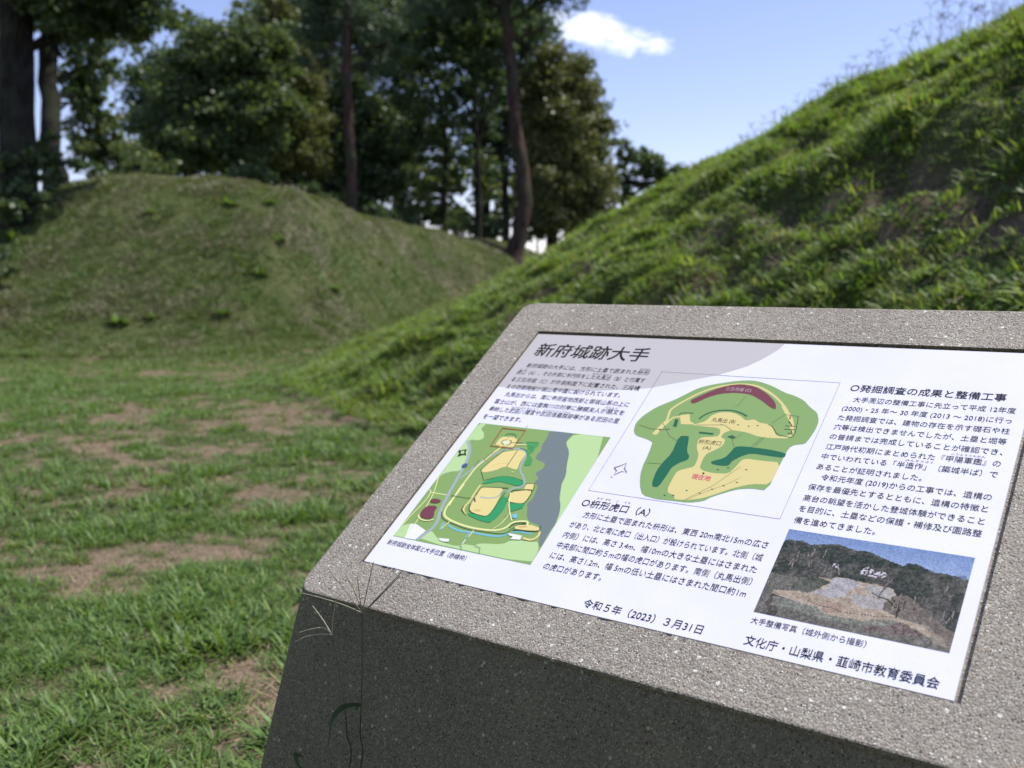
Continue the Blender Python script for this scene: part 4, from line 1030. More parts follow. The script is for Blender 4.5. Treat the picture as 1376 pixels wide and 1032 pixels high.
def text_line(s, x0, x1, ymid, size, col=(34, 30, 26), bold=0.0, name='text_line', z=0.0008):
    cu = bpy.data.curves.new(name, 'FONT')
    cu.body = s; cu.size = 1.0; cu.resolution_u = 3
    cu.fill_mode = 'FRONT'
    o = bpy.data.objects.new(name, cu); C.objects.link(o)
    dg = bpy.context.evaluated_depsgraph_get(); dg.update()
    me = bpy.data.meshes.new_from_object(o.evaluated_get(dg))
    bpy.data.objects.remove(o)
    n = len(me.vertices)
    co = np.empty(n * 3, np.float32); me.vertices.foreach_get('co', co); co = co.reshape(-1, 3)
    lo, hi = co[:, 0].min(), co[:, 0].max()
    EM = 1.0
    sx = (x1 - x0) * MM / (hi - lo)
    co[:, 0] = (co[:, 0] - lo) * sx + x0 * MM
    co[:, 1] = (co[:, 1] - CJK_MID) * size * MM + ymid * MM
    co[:, 2] = 0
    fc = np.empty(len(me.loops), np.int32); me.loops.foreach_get('vertex_index', fc); fc = fc.reshape(-1, 3)
    up = co[fc[:, 1]] - co[fc[:, 0]]; dn = co[fc[:, 2]] - co[fc[:, 0]]
    flip = (up[:, 0] * dn[:, 1] - up[:, 1] * dn[:, 0]) < 0
    fc[flip] = fc[flip][:, ::-1]
    if bold:
        # heavier weight: the same outline again a fraction of a millimetre to each side
        k = bold * size * MM; vs_, fs_ = [], []
        for i, (dx, dy) in enumerate([(-k, -k * .6), (k, k * .6), (-k, k * .6), (k, -k * .6)]):
            vs_.append(co + np.array([dx, dy, i * 6e-6], np.float32)); fs_.append(fc + n * i)
        co, fc = np.concatenate(vs_), np.concatenate(fs_)
    me = np_mesh(name, co, fc); me.materials.clear(); me.materials.append(flat(col)); me.update()
    o = link(name, me, None, panel)
    o.location = (0, 0, z)
    return o
CJK_MID = 0.38
Z0 = 0.0004
for args in [
    ('新府城跡大手', 24, 254, 522.5, 40, (38, 34, 30), 0.012),
    ('新府城跡の大手には、方形に土塁で囲まれた枡形', 28, 276, 476.8, 13.0),
    ('虎口（A）、その外側に半円形をした丸馬出（B）と付属す', 17.5, 276.5, 457.3, 13.0),
    ('る三日月堀（C）が外側斜面下に配置された、三段構', 17.5, 276, 437.3, 13.0),
    ('えの防御施設が城山南中腹に設けられています。', 18.5, 250, 417.3, 13.0),
    ('丸馬出からは、南に甲府盆地西部と御坂山系の上に', 28, 275.5, 397.0, 13.0),
    ('富士山が、西には釜無川の対岸に勝頼夫人が願文を', 17.5, 276, 377.0, 13.0),
    ('奉納した武田八幡宮や武田信義館跡等がある武田の里', 17.5, 276, 357.3, 13.0),
    ('を一望できます。', 17.5, 98, 337.3, 13.0),
    ('新府城跡全体図と大手位置（赤線枠）', 17, 172, 43.5, 10.8),
    ('○枡形虎口（A）', 299, 409, 181.8, 16.5, (30, 26, 22), 0.006),
    ('方形に土塁で囲まれた枡形は、東西 20m南北15mの広さ', 312.5, 588.5, 160.0, 13.0),
    ('があり、北と南に虎口（出入口）が設けられています。北側（城', 301, 588.5, 138.5, 13.0),
    ('内側）には、高さ 3.4m、幅10mの大きな土塁にはさまれた', 300.5, 588, 118.5, 13.0),
    ('中央部に間口約５mの幅の虎口があります。南側（丸馬出側）', 300.5, 588.5, 99.0, 13.0),
    ('には、高さ1.2m、幅 5mの低い土塁にはさまれた間口約1m', 300, 588, 79.5, 13.0),
    ('の虎口があります。', 300, 393, 59.5, 13.0),
    ('令和５年（2023）３月31日', 388, 556, 15.2, 15.0, (30, 26, 22), 0.003),
    ('○発掘調査の成果と整備工事', 606.5, 811, 472.5, 17.0, (30, 26, 22), 0.006),
    ('大手周辺の整備工事に先立って平成 12年度', 617, 826, 447.8, 12.4),
    ('(2000)・25 年～ 30 年度 (2013 ～ 2018)に行っ', 607, 824.5, 427.8, 12.4),
    ('た発掘調査では、建物の存在を示す礎石や柱', 606.5, 825.5, 407.8, 12.4),
    ('穴等は検出できませんでしたが、土塁と堀等', 606.5, 825, 388.2, 12.4),
    ('の普請までは完成していることが確認でき、', 606.5, 824, 368.3, 12.4),
    ('江戸時代初期にまとめられた『甲陽軍鑑』の', 607, 825, 347.6, 12.4),
    ('中でいわれている「半造作」（築城半ば）で', 607, 825, 328.2, 12.4),
    ('あることが証明されました。', 606.5, 741, 308.0, 12.4),
    ('令和元年度 (2019)からの工事では、遺構の', 618, 825, 289.1, 12.4),
    ('保存を最優先とするとともに、遺構の特徴と', 606.5, 824.5, 269.2, 12.4),
    ('高台の眺望を活かした登城体験ができること', 606.5, 824.5, 248.8, 12.4),
    ('を目的に、土塁などの保護・補修及び園路整', 607, 825, 229.3, 12.4),
    ('備を進めてきました。', 607, 709, 208.7, 12.4),
    ('大手整備写真（城外側から撮影）', 607, 741, 44.3, 10.6),
    ('文化庁・山梨県・韮崎市教育委員会', 609.5, 823, 15.6, 15.4, (30, 26, 22), 0.003),
    ('丸馬出 (B)', 425.5, 463, 380.0, 10.5, (48, 44, 38), 0.0),
    ('枡形虎口', 423.5, 458.5, 331.3, 10.5, (48, 44, 38), 0.0),
    ('(A)', 435, 447, 320.0, 9.5, (48, 44, 38), 0.0),
    ('現在地', 441.5, 470, 260.5, 11.0, (216, 54, 110), 0.012),
    ('三日月堀 (C)', 420.5, 462, 451.6, 9.0, (200, 180, 188), 0.0),
    ('本丸', 117, 132, 155.8, 9.0, (138, 100, 64), 0.0),
    ]:
    text_line(*args[:5], *(args[5:]), z=Z0)
for s, x0, x1, y in [('ます', 318, 328, 194.0), ('がた', 332, 341, 194.0), ('こ', 350.5, 354.5, 194.0), ('ぐち', 364, 373, 194.0), ('ますがた', 255, 274, 485.3), ('こ', 20, 24, 466.0), ('ぐち', 29, 36, 466.0), ('まるうまだし', 172, 212, 465.8),
                     ('がんもん', 237, 260, 385.8), ('たけだはちまんぐう', 60, 116, 365.8), ('たけだのぶよしやかた', 126, 180, 365.8), ('こうようぐんかん', 766, 806, 357.0), ('はんぞうさく', 714, 748, 337.5)]:
    text_line(s, x0, x1, y, 4.2, name='furigana', z=Z0)
# crumbs of black joint sealant along the panel's lower edge
random.seed(5)
for (u, l, w) in [(48, 11, 2.2), (58, 5, 2.6), (66, 2, 6), (100, 14, 1.4), (135, 22, 1.6), (170, 9, 2.4), (196, 12, 1.6), (232, 8, 1.8), (262, 9, 4.0), (300, 20, 1.4), (352, 12, 1.6), (430, 24, 1.2), (520, 10, 1.4), (-1.5, 2, 10)]:
    V, F = [], []; b = 0; k = 9
    V.append((u * MM, -0.0045, 0.0040))
    for i in range(k):
        a = 6.283 * i / k; r = random.uniform(.75, 1.25)
        V.append(((u + l / 2 * math.cos(a) * r) * MM, (-4.0 + w / 2 * math.sin(a) * r) * MM, 0.0032))
    F += [(b, b + 1 + i, b + 1 + (i + 1) % k) for i in range(k)]
    link('sealant', np_mesh('sealant', V, F), M_seal, panel)

# ------------------------------------------------------------------ trees
def bark(name, c1_, c2_, sc_=6):
    n = Nodes(name)
    v = n.coord()
    a = n.noise(sc_, 5, 0.65, v, (4, 4, 0.6)).outputs[0]
    b = n.noise(sc_ * 0.3, 3, 0.5, v).outputs[0]
    col = n.mix(n.ramp(a, [(0.4, (0, 0, 0)), (0.62, (1, 1, 1))]), c1_, c2_)
    col = n.mix(n.ramp(b, [(0.45, (0, 0, 0)), (0.7, (1, 1, 1))]), col, (0.05, 0.06, 0.035))
    return n.end(n.bsdf(col, 0.95, 0.1, a, 0.05, 1.0))
B_dark = bark('dark_bark', (0.013, 0.012, 0.010), (0.040, 0.035, 0.028))
B_red = bark('red_pine_bark', (0.030, 0.018, 0.015), (0.105, 0.064, 0.052), 4)
L_dark = leaf_material('dark_leaf', [(0.057, 0.094, 0.045), (0.088, 0.136, 0.056), (0.071, 0.110, 0.056), (0.119, 0.163, 0.070)], 0.4, 0.45)
L_mid = leaf_material('mid_leaf', [(0.077, 0.122, 0.049), (0.115, 0.165, 0.062), (0.096, 0.141, 0.062), (0.173, 0.195, 0.075)], 0.42, 0.45)
L_olive = leaf_material('olive_leaf', [(0.114, 0.138, 0.050), (0.152, 0.169, 0.064), (0.101, 0.125, 0.046), (0.204, 0.188, 0.075)], 0.3, 0.5)
L_pine = leaf_material('pine_needle', [(0.053, 0.090, 0.054), (0.079, 0.122, 0.066), (0.064, 0.105, 0.062)], 0.3, 0.5)

def tube_mesh(name, chains, sides=8):
    V, F = [], []
    for pts, rad in chains:
        b = len(V)
        pts = [Vector(p) for p in pts]
        for i, p in enumerate(pts):
            q = (pts[min(i + 1, len(pts) - 1)] - pts[max(i - 1, 0)]).normalized()
            u = q.cross(Vector((0.13, 0.97, 0.2))).normalized(); w = q.cross(u)
            for k in range(sides):
                a = 2 * math.pi * k / sides
                rr = rad[i] * (1 + 0.10 * math.sin(3 * a + i * 1.7) + 0.05 * random.uniform(-1, 1))
                V.append(tuple(p + (u * math.cos(a) + w * math.sin(a)) * rr))
        for i in range(len(pts) - 1):
            for k in range(sides):
                a0, a1 = b + sides * i + k, b + sides * i + (k + 1) % sides
                F.append((a0, a1, a1 + sides, a0 + sides))
    return np_mesh(name, V, F, True)

def leaves_mesh(name, clusters, size, density, mat, needle=False):
    """clusters: (centre, radius, flat) - leaf sized faces in ragged sub clumps through each cluster's volume"""
    P_, N_ = [], []
    for c, r, fl in clusters:
        r = r * 1.22
        nsub = max(8, int(20 * (r / 0.8) ** 1.4))
        d = rng.normal(0, 1, (nsub, 3)); d /= np.linalg.norm(d, axis=1)[:, None]
        sub = np.array(c) + d * (r * rng.uniform(0.05, 1.05, nsub) ** 0.6)[:, None] * np.array([1, 1, fl])
        sr = r * rng.uniform(0.16, 0.36, nsub)
        for s_, q in zip(sub, sr):
            m = int(13 * density * (q / size) ** 2 * rng.uniform(0.5, 1.4))
            g = rng.normal(0, 0.55, (m, 3)) * q * np.array([1.15, 1.15, 0.75])
            P_.append(s_ + g)
    Pn = np.concatenate(P_)
    n = len(Pn)
    a = rng.normal(0, 1, (n, 3)); a[:, 2] *= 0.7; a /= np.linalg.norm(a, axis=1)[:, None]
    b = np.cross(a, rng.normal(0, 1, (n, 3))); b /= np.linalg.norm(b, axis=1)[:, None]
    s1 = size * rng.uniform(0.6, 1.25, n)[:, None]
    wd = 0.14 if needle else 0.42
    V = np.stack([Pn - a * s1 * .5, Pn + b * s1 * wd - a * s1 * .05, Pn + a * s1 * .5, Pn - b * s1 * wd - a * s1 * .05], 1).reshape(-1, 3)
    F = np.arange(4 * n).reshape(-1, 4)
    me = np_mesh(name, V, F, False, {'shade': np.repeat(rng.uniform(0, 1, n), 4)})
    me.materials.append(mat)
    return me

def tree(name, label, cat, trunk, radii, clusters, leaf, size, dens, barkm, group=None, extra=None, d0=None, fl=0.85, needle=False):
    """trunk: world points from the root up; clusters: (px, py, r_px, depth)"""
    root = Vector(trunk[0]); root.z = H(root.x, root.y) - 0.05 - radii[0] * 1.5
    o = empty(name, root); tag(o, label, cat, group)
    tp = [root] + [Vector(p) for p in trunk[1:]]
    loc = lambda p: Vector(p) - root
    # finer, slightly wandering trunk
    fine, fr = [], []
    for i in range(len(tp) - 1):
        for k in range(4):
            t = k / 4
            w = Vector((random.uniform(-1, 1), random.uniform(-1, 1), 0)) * radii[i] * 0.16
            fine.append(loc(tp[i].lerp(tp[i + 1], t)) + w); fr.append(radii[i] * (1 - t) + radii[i + 1] * t)
    fine.append(loc(tp[-1])); fr.append(radii[-1])
    fr[0] *= 1.5
    chains = [(fine, fr)]
    cl = []
    for (px, py, rp, d) in clusters:
        c = P(px, py, d); cl.append((loc(c), rp / FPX * d, fl))
        # a limb from the trunk to the cluster and twigs inside it
        zc = c.z - root.z
        best = min(range(len(fine)), key=lambda i: abs(fine[i].z - (zc - 0.45 * (loc(c) - fine[i]).xy.length)) + 0.15 * (loc(c) - fine[i]).length)
        a = fine[best]; b = loc(c)
        mid = a.lerp(b, 0.5) + Vector((random.uniform(-.2, .2), random.uniform(-.2, .2), 0.12 * (b - a).length))
        r0 = min(fr[best] * 0.55, 0.02 + 0.018 * (b - a).length)
        chains.append(([a, a.lerp(mid, .5), mid, mid.lerp(b, .55) + Vector((0, 0, .05)), b], [r0, r0 * .85, r0 * .65, r0 * .45, r0 * .25]))
        R_ = rp / FPX * d
        for k in range(5):
            dv = Vector((random.gauss(0, 1), random.gauss(0, 1), random.gauss(0.2, .8))).normalized() * R_ * .85
            s_ = mid.lerp(b, random.uniform(.3, 1))
            chains.append(([s_, s_.lerp(b + dv, .5) + Vector((0, 0, .06 * R_)), b + dv], [r0 * .35, r0 * .25, r0 * .1]))
    for pts, rad in (extra or []):
        chains.append(([loc(p) for p in pts], rad))
    link('trunk', tube_mesh('trunk', chains), barkm, o)
    if cl:
        link('crown', leaves_mesh('crown', cl, size, dens, leaf, needle), None, o)
    return o

random.seed(21)
# big double trunk at the far left
tree('broadleaf_tree', 'massive dark trunk at the far left edge with ivy', 'tree',
     [P(22, 300, 17), P(24, 150, 17), P(24, 0, 17), P(20, -120, 17.2), P(30, -260, 17.4)], [0.34, 0.29, 0.27, 0.24, 0.16],
     [(70, -30, 60, 16.6), (140, 0, 55, 17.2), (20, -70, 70, 17), (200, -15, 45, 17.4), (110, 45, 30, 17.5), (175, 38, 30, 17.8), (60, 25, 26, 17.9), (15, 255, 24, 16.7), (45, 245, 22, 16.8), (-5, 225, 22, 16.6), (30, 215, 18, 16.7), (10, 285, 20, 16.3), (50, 272, 16, 16.6), (-30, 60, 40, 18), (225, 20, 25, 18.2)],
     L_dark, 0.11, 3.2, B_dark)
tree('broadleaf_tree', 'dark trunk widening at its base just right of the massive far left trunk', 'tree',
     [P(72, 290, 18.4), P(70, 180, 18.6), P(64, 90, 18.8), P(70, 0, 19), P(80, -150, 19)], [0.27, 0.19, 0.17, 0.18, 0.12],
     [(100, 60, 34, 19.4), (120, 105, 30, 19.6), (105, 130, 22, 19.4), (90, 15, 36, 19.2), (145, 90, 20, 19.8), (80, 215, 22, 17.9), (62, 235, 20, 17.9), (58, 190, 16, 18.0), (130, 140, 20, 19.6)],
     L_dark, 0.11, 3.0, B_dark)
tree('pine_tree', 'thin leaning reddish trunk at the very left edge beside the massive dark trunk', 'tree',
     [P(10, 300, 20.5), P(8, 220, 20.5), P(3, 150, 20.5), P(-6, 40, 20.5), P(-14, -80, 20.5)], [0.13, 0.11, 0.10, 0.09, 0.07],
     [(-20, -90, 60, 20.5), (5, -60, 40, 20.5)], L_pine, 0.14, 3.0, B_red, needle=True)
# hollow at the left end of the mound
tree('shrub', 'dark leafy bush at the left end of the mound under the massive trunk', 'shrub',
     [P(-4, 392, 15.3), P(-2, 370, 15.3), P(0, 355, 15.3)], [0.03, 0.02, 0.015],
     [(-14, 352, 20, 15.3), (10, 362, 13, 15.2), (0, 343, 13, 15.4)], L_dark, 0.07, 3.2, B_dark)
bk = 'broadleaf trees behind the left mound'
tree('broadleaf_tree', 'leafy tree with sky gaps between its branches right of the two left trunks', 'tree',
     [P(140, 270, 25), P(135, 200, 25), P(128, 130, 25), P(118, 60, 25), P(122, 0, 25)], [0.14, 0.11, 0.09, 0.07, 0.04],
     [(112, 160, 26, 25), (130, 185, 28, 25), (150, 165, 20, 25), (120, 205, 30, 25), (160, 205, 26, 25.5), (140, 60, 24, 25), (172, 48, 24, 25), (105, 100, 22, 25), (150, 110, 12, 25), (185, 215, 26, 25)],
     L_mid, 0.13, 2.6, B_dark)
tree('broadleaf_tree', 'broad bushy tree with sunlit olive top leaning over the middle of the mound', 'tree',
     [P(250, 265, 27), P(255, 200, 27), P(265, 140, 27), P(285, 80, 27), P(300, 40, 27)], [0.22, 0.18, 0.15, 0.10, 0.05],
     [(250, 95, 34, 27), (290, 65, 34, 26.5), (330, 60, 36, 26.5), (350, 100, 40, 26.6), (300, 120, 44, 26.5), (240, 150, 40, 26.8), (205, 170, 26, 27), (270, 190, 44, 26.5), (320, 180, 44, 26.5), (225, 205, 32, 26.6),
      (370, 150, 38, 26.5), (255, 45, 22, 27), (215, 120, 18, 27.2), (275, 35, 18, 27), (370, 60, 30, 27)],
     L_mid, 0.14, 2.6, B_dark)
tree('broadleaf_tree', 'dull olive crown beside the broad bushy tree and left of the straight brown trunk', 'tree',
     [P(385, 275, 28.5), P(380, 200, 28.5), P(372, 120, 28.5), P(380, 40, 28.5)], [0.17, 0.14, 0.10, 0.05],
     [(395, 90, 34, 28.5), (360, 35, 28, 28.5), (410, 150, 34, 28.3), (400, 210, 36, 28.2), (350, 215, 38, 28.3), (375, 12, 24, 28.5), (420, 105, 26, 28.5)],
     L_olive, 0.13, 2.4, B_dark)
tree('pine_tree', 'straight dark brown pine trunk rising from the ridge right of the mound top', 'tree',
     [P(474, 285, 24.2), P(472, 230, 24.2), P(468, 170, 24.2), P(465, 100, 24.2), P(467, 40, 24.2), P(470, -40, 24.2), P(474, -120, 24.2)], [0.16, 0.14, 0.135, 0.13, 0.125, 0.11, 0.07],
     [(430, 15, 34, 24.4), (500, 20, 38, 24.4), (455, -30, 50, 24.2), (520, 62, 26, 24.8), (415, 55, 26, 24.8), (500, 95, 24, 25), (440, 85, 24, 25), (545, 20, 26, 25)],
     L_pine, 0.15, 3.4, B_red, needle=True)
tree('broadleaf_tree', 'dense dark tree standing directly behind the straight brown pine trunk', 'tree',
     [P(440, 300, 30), P(445, 220, 30), P(440, 120, 30), P(450, 30, 30)], [0.18, 0.14, 0.10, 0.05],
     [(445, 150, 34, 30), (500, 140, 32, 30), (430, 200, 34, 30), (495, 205, 36, 30), (520, 170, 24, 30), (440, 250, 34, 30), (500, 255, 34, 29.5), (470, 110, 26, 30), (535, 230, 26, 29.8), (420, 130, 24, 30)],
     L_dark, 0.15, 2.4, B_dark)
tree('broadleaf_tree', 'tree with thin forking limbs and lacy leaves left of the thin black trunk', 'tree',
     [P(598, 330, 29), P(596, 260, 29), P(600, 190, 29), P(588, 120, 29), P(560, 60, 29), P(550, 20, 29)], [0.10, 0.085, 0.08, 0.06, 0.045, 0.03],
     [(560, 95, 26, 29), (585, 60, 26, 29), (550, 135, 24, 29), (590, 165, 26, 29), (562, 200, 24, 29), (600, 215, 24, 29), (568, 250, 22, 29), (545, 275, 22, 29), (590, 280, 16, 29), (540, 60, 22, 29), (560, 25, 24, 29)],
     L_mid, 0.13, 2.1, B_dark)
tree('broadleaf_tree', 'tree with thin straight black trunk just left of the big curved pine', 'tree',
     [P(645, 335, 28), P(643, 250, 28), P(640, 170, 28), P(634, 100, 28), P(628, 40, 28), P(625, -20, 28)], [0.10, 0.085, 0.08, 0.07, 0.05, 0.03],
     [(610, 60, 34, 28), (650, 50, 34, 28.2), (625, 10, 40, 28), (660, 100, 24, 28.4), (620, 120, 26, 28.2), (650, 160, 24, 28.4), (625, 185, 18, 28), (660, 225, 20, 28.6), (580, 20, 30, 28), (670, 10, 34, 28.5), (655, 270, 16, 28.8)],
     L_dark, 0.13, 2.5, B_dark,
     extra=[([P(640, 165, 28), P(620, 130, 28), P(596, 100, 28), P(580, 70, 28)], [.05, .04, .035, .02]), ([P(642, 200, 28), P(655, 150, 28), P(668, 110, 28), P(672, 60, 28)], [.05, .04, .03, .02])])
tree('pine_tree', 'tall pine with thick curved reddish trunk on the low ridge in the middle', 'tree',
     [P(688, 335, 25), P(700, 300, 25), P(706, 265, 25), P(700, 215, 25), P(691, 160, 25), P(689, 110, 25), P(684, 60, 25), P(678, 0, 25), P(676, -80, 25), P(682, -170, 25)], [0.25, 0.205, 0.19, 0.175, 0.155, 0.15, 0.14, 0.135, 0.115, 0.08],
     [(640, -30, 46, 25), (720, -20, 44, 25), (760, 2, 24, 25), (680, -70, 60, 25), (600, -15, 34, 25.2), (745, -30, 34, 25), (715, 22, 18, 25.4), (735, 40, 14, 25.4), (780, -8, 14, 25)],
     L_pine, 0.15, 3.4, B_red, needle=True)
tree('broadleaf_tree', 'dull olive green dense tree with a rounded right side against open sky', 'tree',
     [P(742, 345, 30), P(742, 270, 30), P(740, 190, 30), P(748, 110, 30), P(752, 70, 30)], [0.20, 0.17, 0.14, 0.08, 0.04],
     [(752, 90, 30, 30), (735, 125, 32, 30), (772, 125, 30, 30), (750, 160, 34, 29.8), (790, 165, 28, 30), (730, 190, 32, 29.8), (775, 200, 36, 29.8), (805, 200, 20, 30), (745, 235, 36, 29.6), (792, 240, 32, 29.8),
      (725, 265, 30, 29.6), (712, 225, 24, 29.8), (708, 180, 20, 30), (715, 290, 22, 29.8), (770, 275, 34, 29.6), (808, 270, 20, 29.8), (730, 75, 20, 30), (780, 95, 16, 30), (815, 165, 10, 30), (745, 300, 26, 29.5), (795, 300, 20, 29.8), (720, 150, 22, 30)],
     L_olive, 0.12, 2.9, B_dark)
tree('broadleaf_tree', 'small airy tree at the far right end of the wood against the sky', 'tree',
     [P(850, 340, 33), P(836, 290, 33), P(838, 250, 33), P(850, 225, 33)], [0.10, 0.085, 0.06, 0.03],
     [(848, 205, 16, 33), (872, 212, 16, 33), (890, 228, 17, 33), (908, 238, 15, 33), (868, 240, 16, 33), (845, 265, 14, 33), (872, 268, 16, 33), (895, 258, 14, 33), (848, 292, 16, 33), (915, 228, 9, 33), (838, 195, 12, 33), (858, 280, 16, 33), (880, 245, 17, 33.3), (860, 225, 15, 33.4), (900, 242, 16, 33.3), (840, 240, 14, 33.3), (880, 285, 16, 33.3), (832, 225, 12, 33.4), (832, 262, 13, 33.4), (838, 300, 15, 33.2), (922, 236, 9, 33), (862, 300, 15, 33.2)],
     L_mid, 0.13, 3.6, B_dark)
tree('broadleaf_tree', 'slim dark trunk half hidden close behind the big leaning red pine', 'tree',
     [P(679, 335, 29.5), P(680, 270, 29.5), P(676, 200, 29.5), P(690, 120, 29.5), P(705, 60, 29.5)], [0.13, 0.11, 0.09, 0.06, 0.04],
     [(700, 60, 28, 30), (712, 100, 28, 30), (715, 130, 20, 30), (680, 150, 18, 30), (705, 30, 24, 30)], L_dark, 0.13, 2.2, B_dark)
# a second row of the wood behind
for (x, d, lab, cl, lf) in [
    (230, 36, 'dark tree deep in the wood behind the broad bushy tree', [(210, 110, 40), (250, 150, 44), (290, 150, 44), (230, 205, 44), (190, 160, 34), (330, 130, 44), (300, 205, 44), (180, 220, 34), (260, 70, 30)], 0),
    (400, 36, 'dark tree deep in the wood left of the straight brown trunk', [(380, 60, 44), (420, 100, 44), (380, 130, 44), (430, 170, 44), (380, 220, 44), (430, 40, 40), (340, 200, 44), (410, 10, 40), (350, 20, 34)], 0),
    (530, 37, 'dark tree deep in the wood right of the straight brown trunk', [(500, 50, 44), (540, 90, 40), (520, 150, 44), (555, 170, 34), (530, 210, 44), (480, 190, 44), (470, 250, 40), (540, 20, 44), (480, 10, 40), (585, 120, 30), (585, 240, 26)], 0),
    (650, 38, 'tree deep in the wood between the thin black trunk and the big pine', [(600, 30, 36), (640, 80, 36), (660, 30, 44), (665, 140, 36), (620, 160, 26), (660, 190, 34), (700, 110, 34), (665, 240, 26), (700, 180, 34), (710, 40, 34), (610, 250, 22), (700, 230, 30)], 0),
    (640, 34, 'young tree filling the wood low behind the thin straight black trunk', [(600, 240, 26), (635, 250, 22), (660, 262, 22), (590, 275, 22), (620, 285, 18), (670, 292, 16), (560, 262, 24), (645, 215, 22), (700, 262, 24), (600, 200, 20), (545, 240, 24)], 2),
    (790, 37, 'tree behind the dull olive green tree filling its lower side', [(760, 100, 30), (790, 145, 26), (800, 190, 26), (740, 160, 34), (770, 220, 40), (810, 245, 26), (740, 260, 34), (790, 290, 30), (700, 290, 22)], 1)]:
    tree('broadleaf_tree', lab, 'tree', [P(x, 340, d), P(x + 3, 250, d), P(x - 4, 170, d), P(x + 2, 110, d)], [0.2, 0.16, 0.12, 0.05],
         [(a, b, c, d + random.uniform(-.8, .8)) for a, b, c in cl], (L_dark, L_olive, L_mid)[lf], 0.17, 1.25, B_dark)
# undergrowth along the ridge
for (x, y, r, d, lab) in [(330, 245, 26, 25, 'dark bush behind the highest part of the mound below the broad bushy tree'), (200, 228, 26, 24, 'bush with paler leaves behind the left part of the mound top'),
                          (120, 240, 22, 22, 'leafy bush behind the left shoulder of the mound'), (420, 268, 26, 27, 'dark bush below the dull olive crown behind the mound'),
                          (520, 292, 20, 27, 'bush in the dip right of the straight brown pine trunk'), (560, 290, 18, 30, 'small bush behind the ridge under the lacy tree'),
                          (612, 296, 15, 31, 'low bush left of the thin black trunk on the ridge'), (722, 312, 15, 30, 'low pale green bush right of the foot of the big red pine'),
                          (600, 305, 13, 29, 'low leafy bush on the ridge under the lacy tree'), (632, 308, 13, 29, 'low leafy bush touching the left side of the thin black trunk'), (664, 312, 12, 29, 'low leafy bush touching the left side of the big curved pine'),
                          (540, 296, 14, 28, 'low leafy bush at the left end of the ridge dip'), (665, 300, 14, 31, 'low bush between the thin black trunk and the foot of the big pine'), (585, 288, 15, 32, 'low bush under the right side of the lacy tree'),
                          (765, 322, 17, 31, 'low bush beneath the dull olive green tree'), (818, 312, 18, 32, 'low bush at the foot of the small airy tree')]:
    tree('shrub', lab, 'shrub', [P(x, y + 30, d), P(x, y + 10, d), P(x + 2, y - 4, d)], [0.05, 0.03, 0.02],
         [(x + random.uniform(-1, 1) * r, y + random.uniform(-.5, .5) * r, r * random.uniform(.6, .95), d + random.uniform(-.3, .3)) for _ in range(5)], L_mid if 'pale' in lab else L_dark, 0.12, 2.4, B_dark)

# ------------------------------------------------------------------ grass stalks leaning in front of the sign
def face_pt(px, py, off):
    """point on the sloping front face of the pedestal (pushed out by off), along the line of sight"""
    c, o = P(px, py, 1.0) - Vector((0, 0, EYE)), Vector((0, 0, EYE))
    ztop = PZ - 0.080 * math.sin(TILT); vtop = -0.080 * math.cos(TILT)
    g = Vector((UG[0], UG[1], 0)); nrm = (Vector((0, 0, 1)) * 0.364 - g)      # face: v = vtop - .364 (ztop - z)
    p0 = Vector((SO.x, SO.y, 0)) + g * vtop + Vector((0, 0, ztop))
    p0 = p0 + nrm.normalized() * off
    t = (p0 - o).dot(nrm) / c.dot(nrm)
    return o + c * t
def chain(pts, r0, r1, n=6):
    pts = [Vector(p) for p in pts]; out = []
    for i in range(len(pts) - 1):
        a, b = pts[i], pts[i + 1]
        pa, nb = pts[max(i - 1, 0)], pts[min(i + 2, len(pts) - 1)]
        for k in range(n):
            t = k / n
            out.append(0.5 * ((2 * a) + (b - pa) * t + (2 * pa - 5 * a + 4 * b - nb) * t * t + (3 * a - pa - 3 * b + nb) * t ** 3))
    out.append(pts[-1])
    return out, [r0 + (r1 - r0) * i / (len(out) - 1) for i in range(len(out))]
def n_stalk(name, c):
    n = Nodes(name); nz = n.noise(120, 3).outputs[0]
    return n.end(n.bsdf(n.mix(nz, tuple(x * .6 for x in c), c), 0.6, 0.3))
S_dark = n_stalk('green_stem', (0.022, 0.032, 0.014)); S_pale = n_stalk('pale_seed_finger', (0.42, 0.42, 0.27)); S_leaf = n_stalk('shaded_leaf', (0.035, 0.070, 0.022)); S_brown = n_stalk('purplish_seed_finger', (0.19, 0.17, 0.11))  # stem and leaf darkened, the front face's shade put into their colour
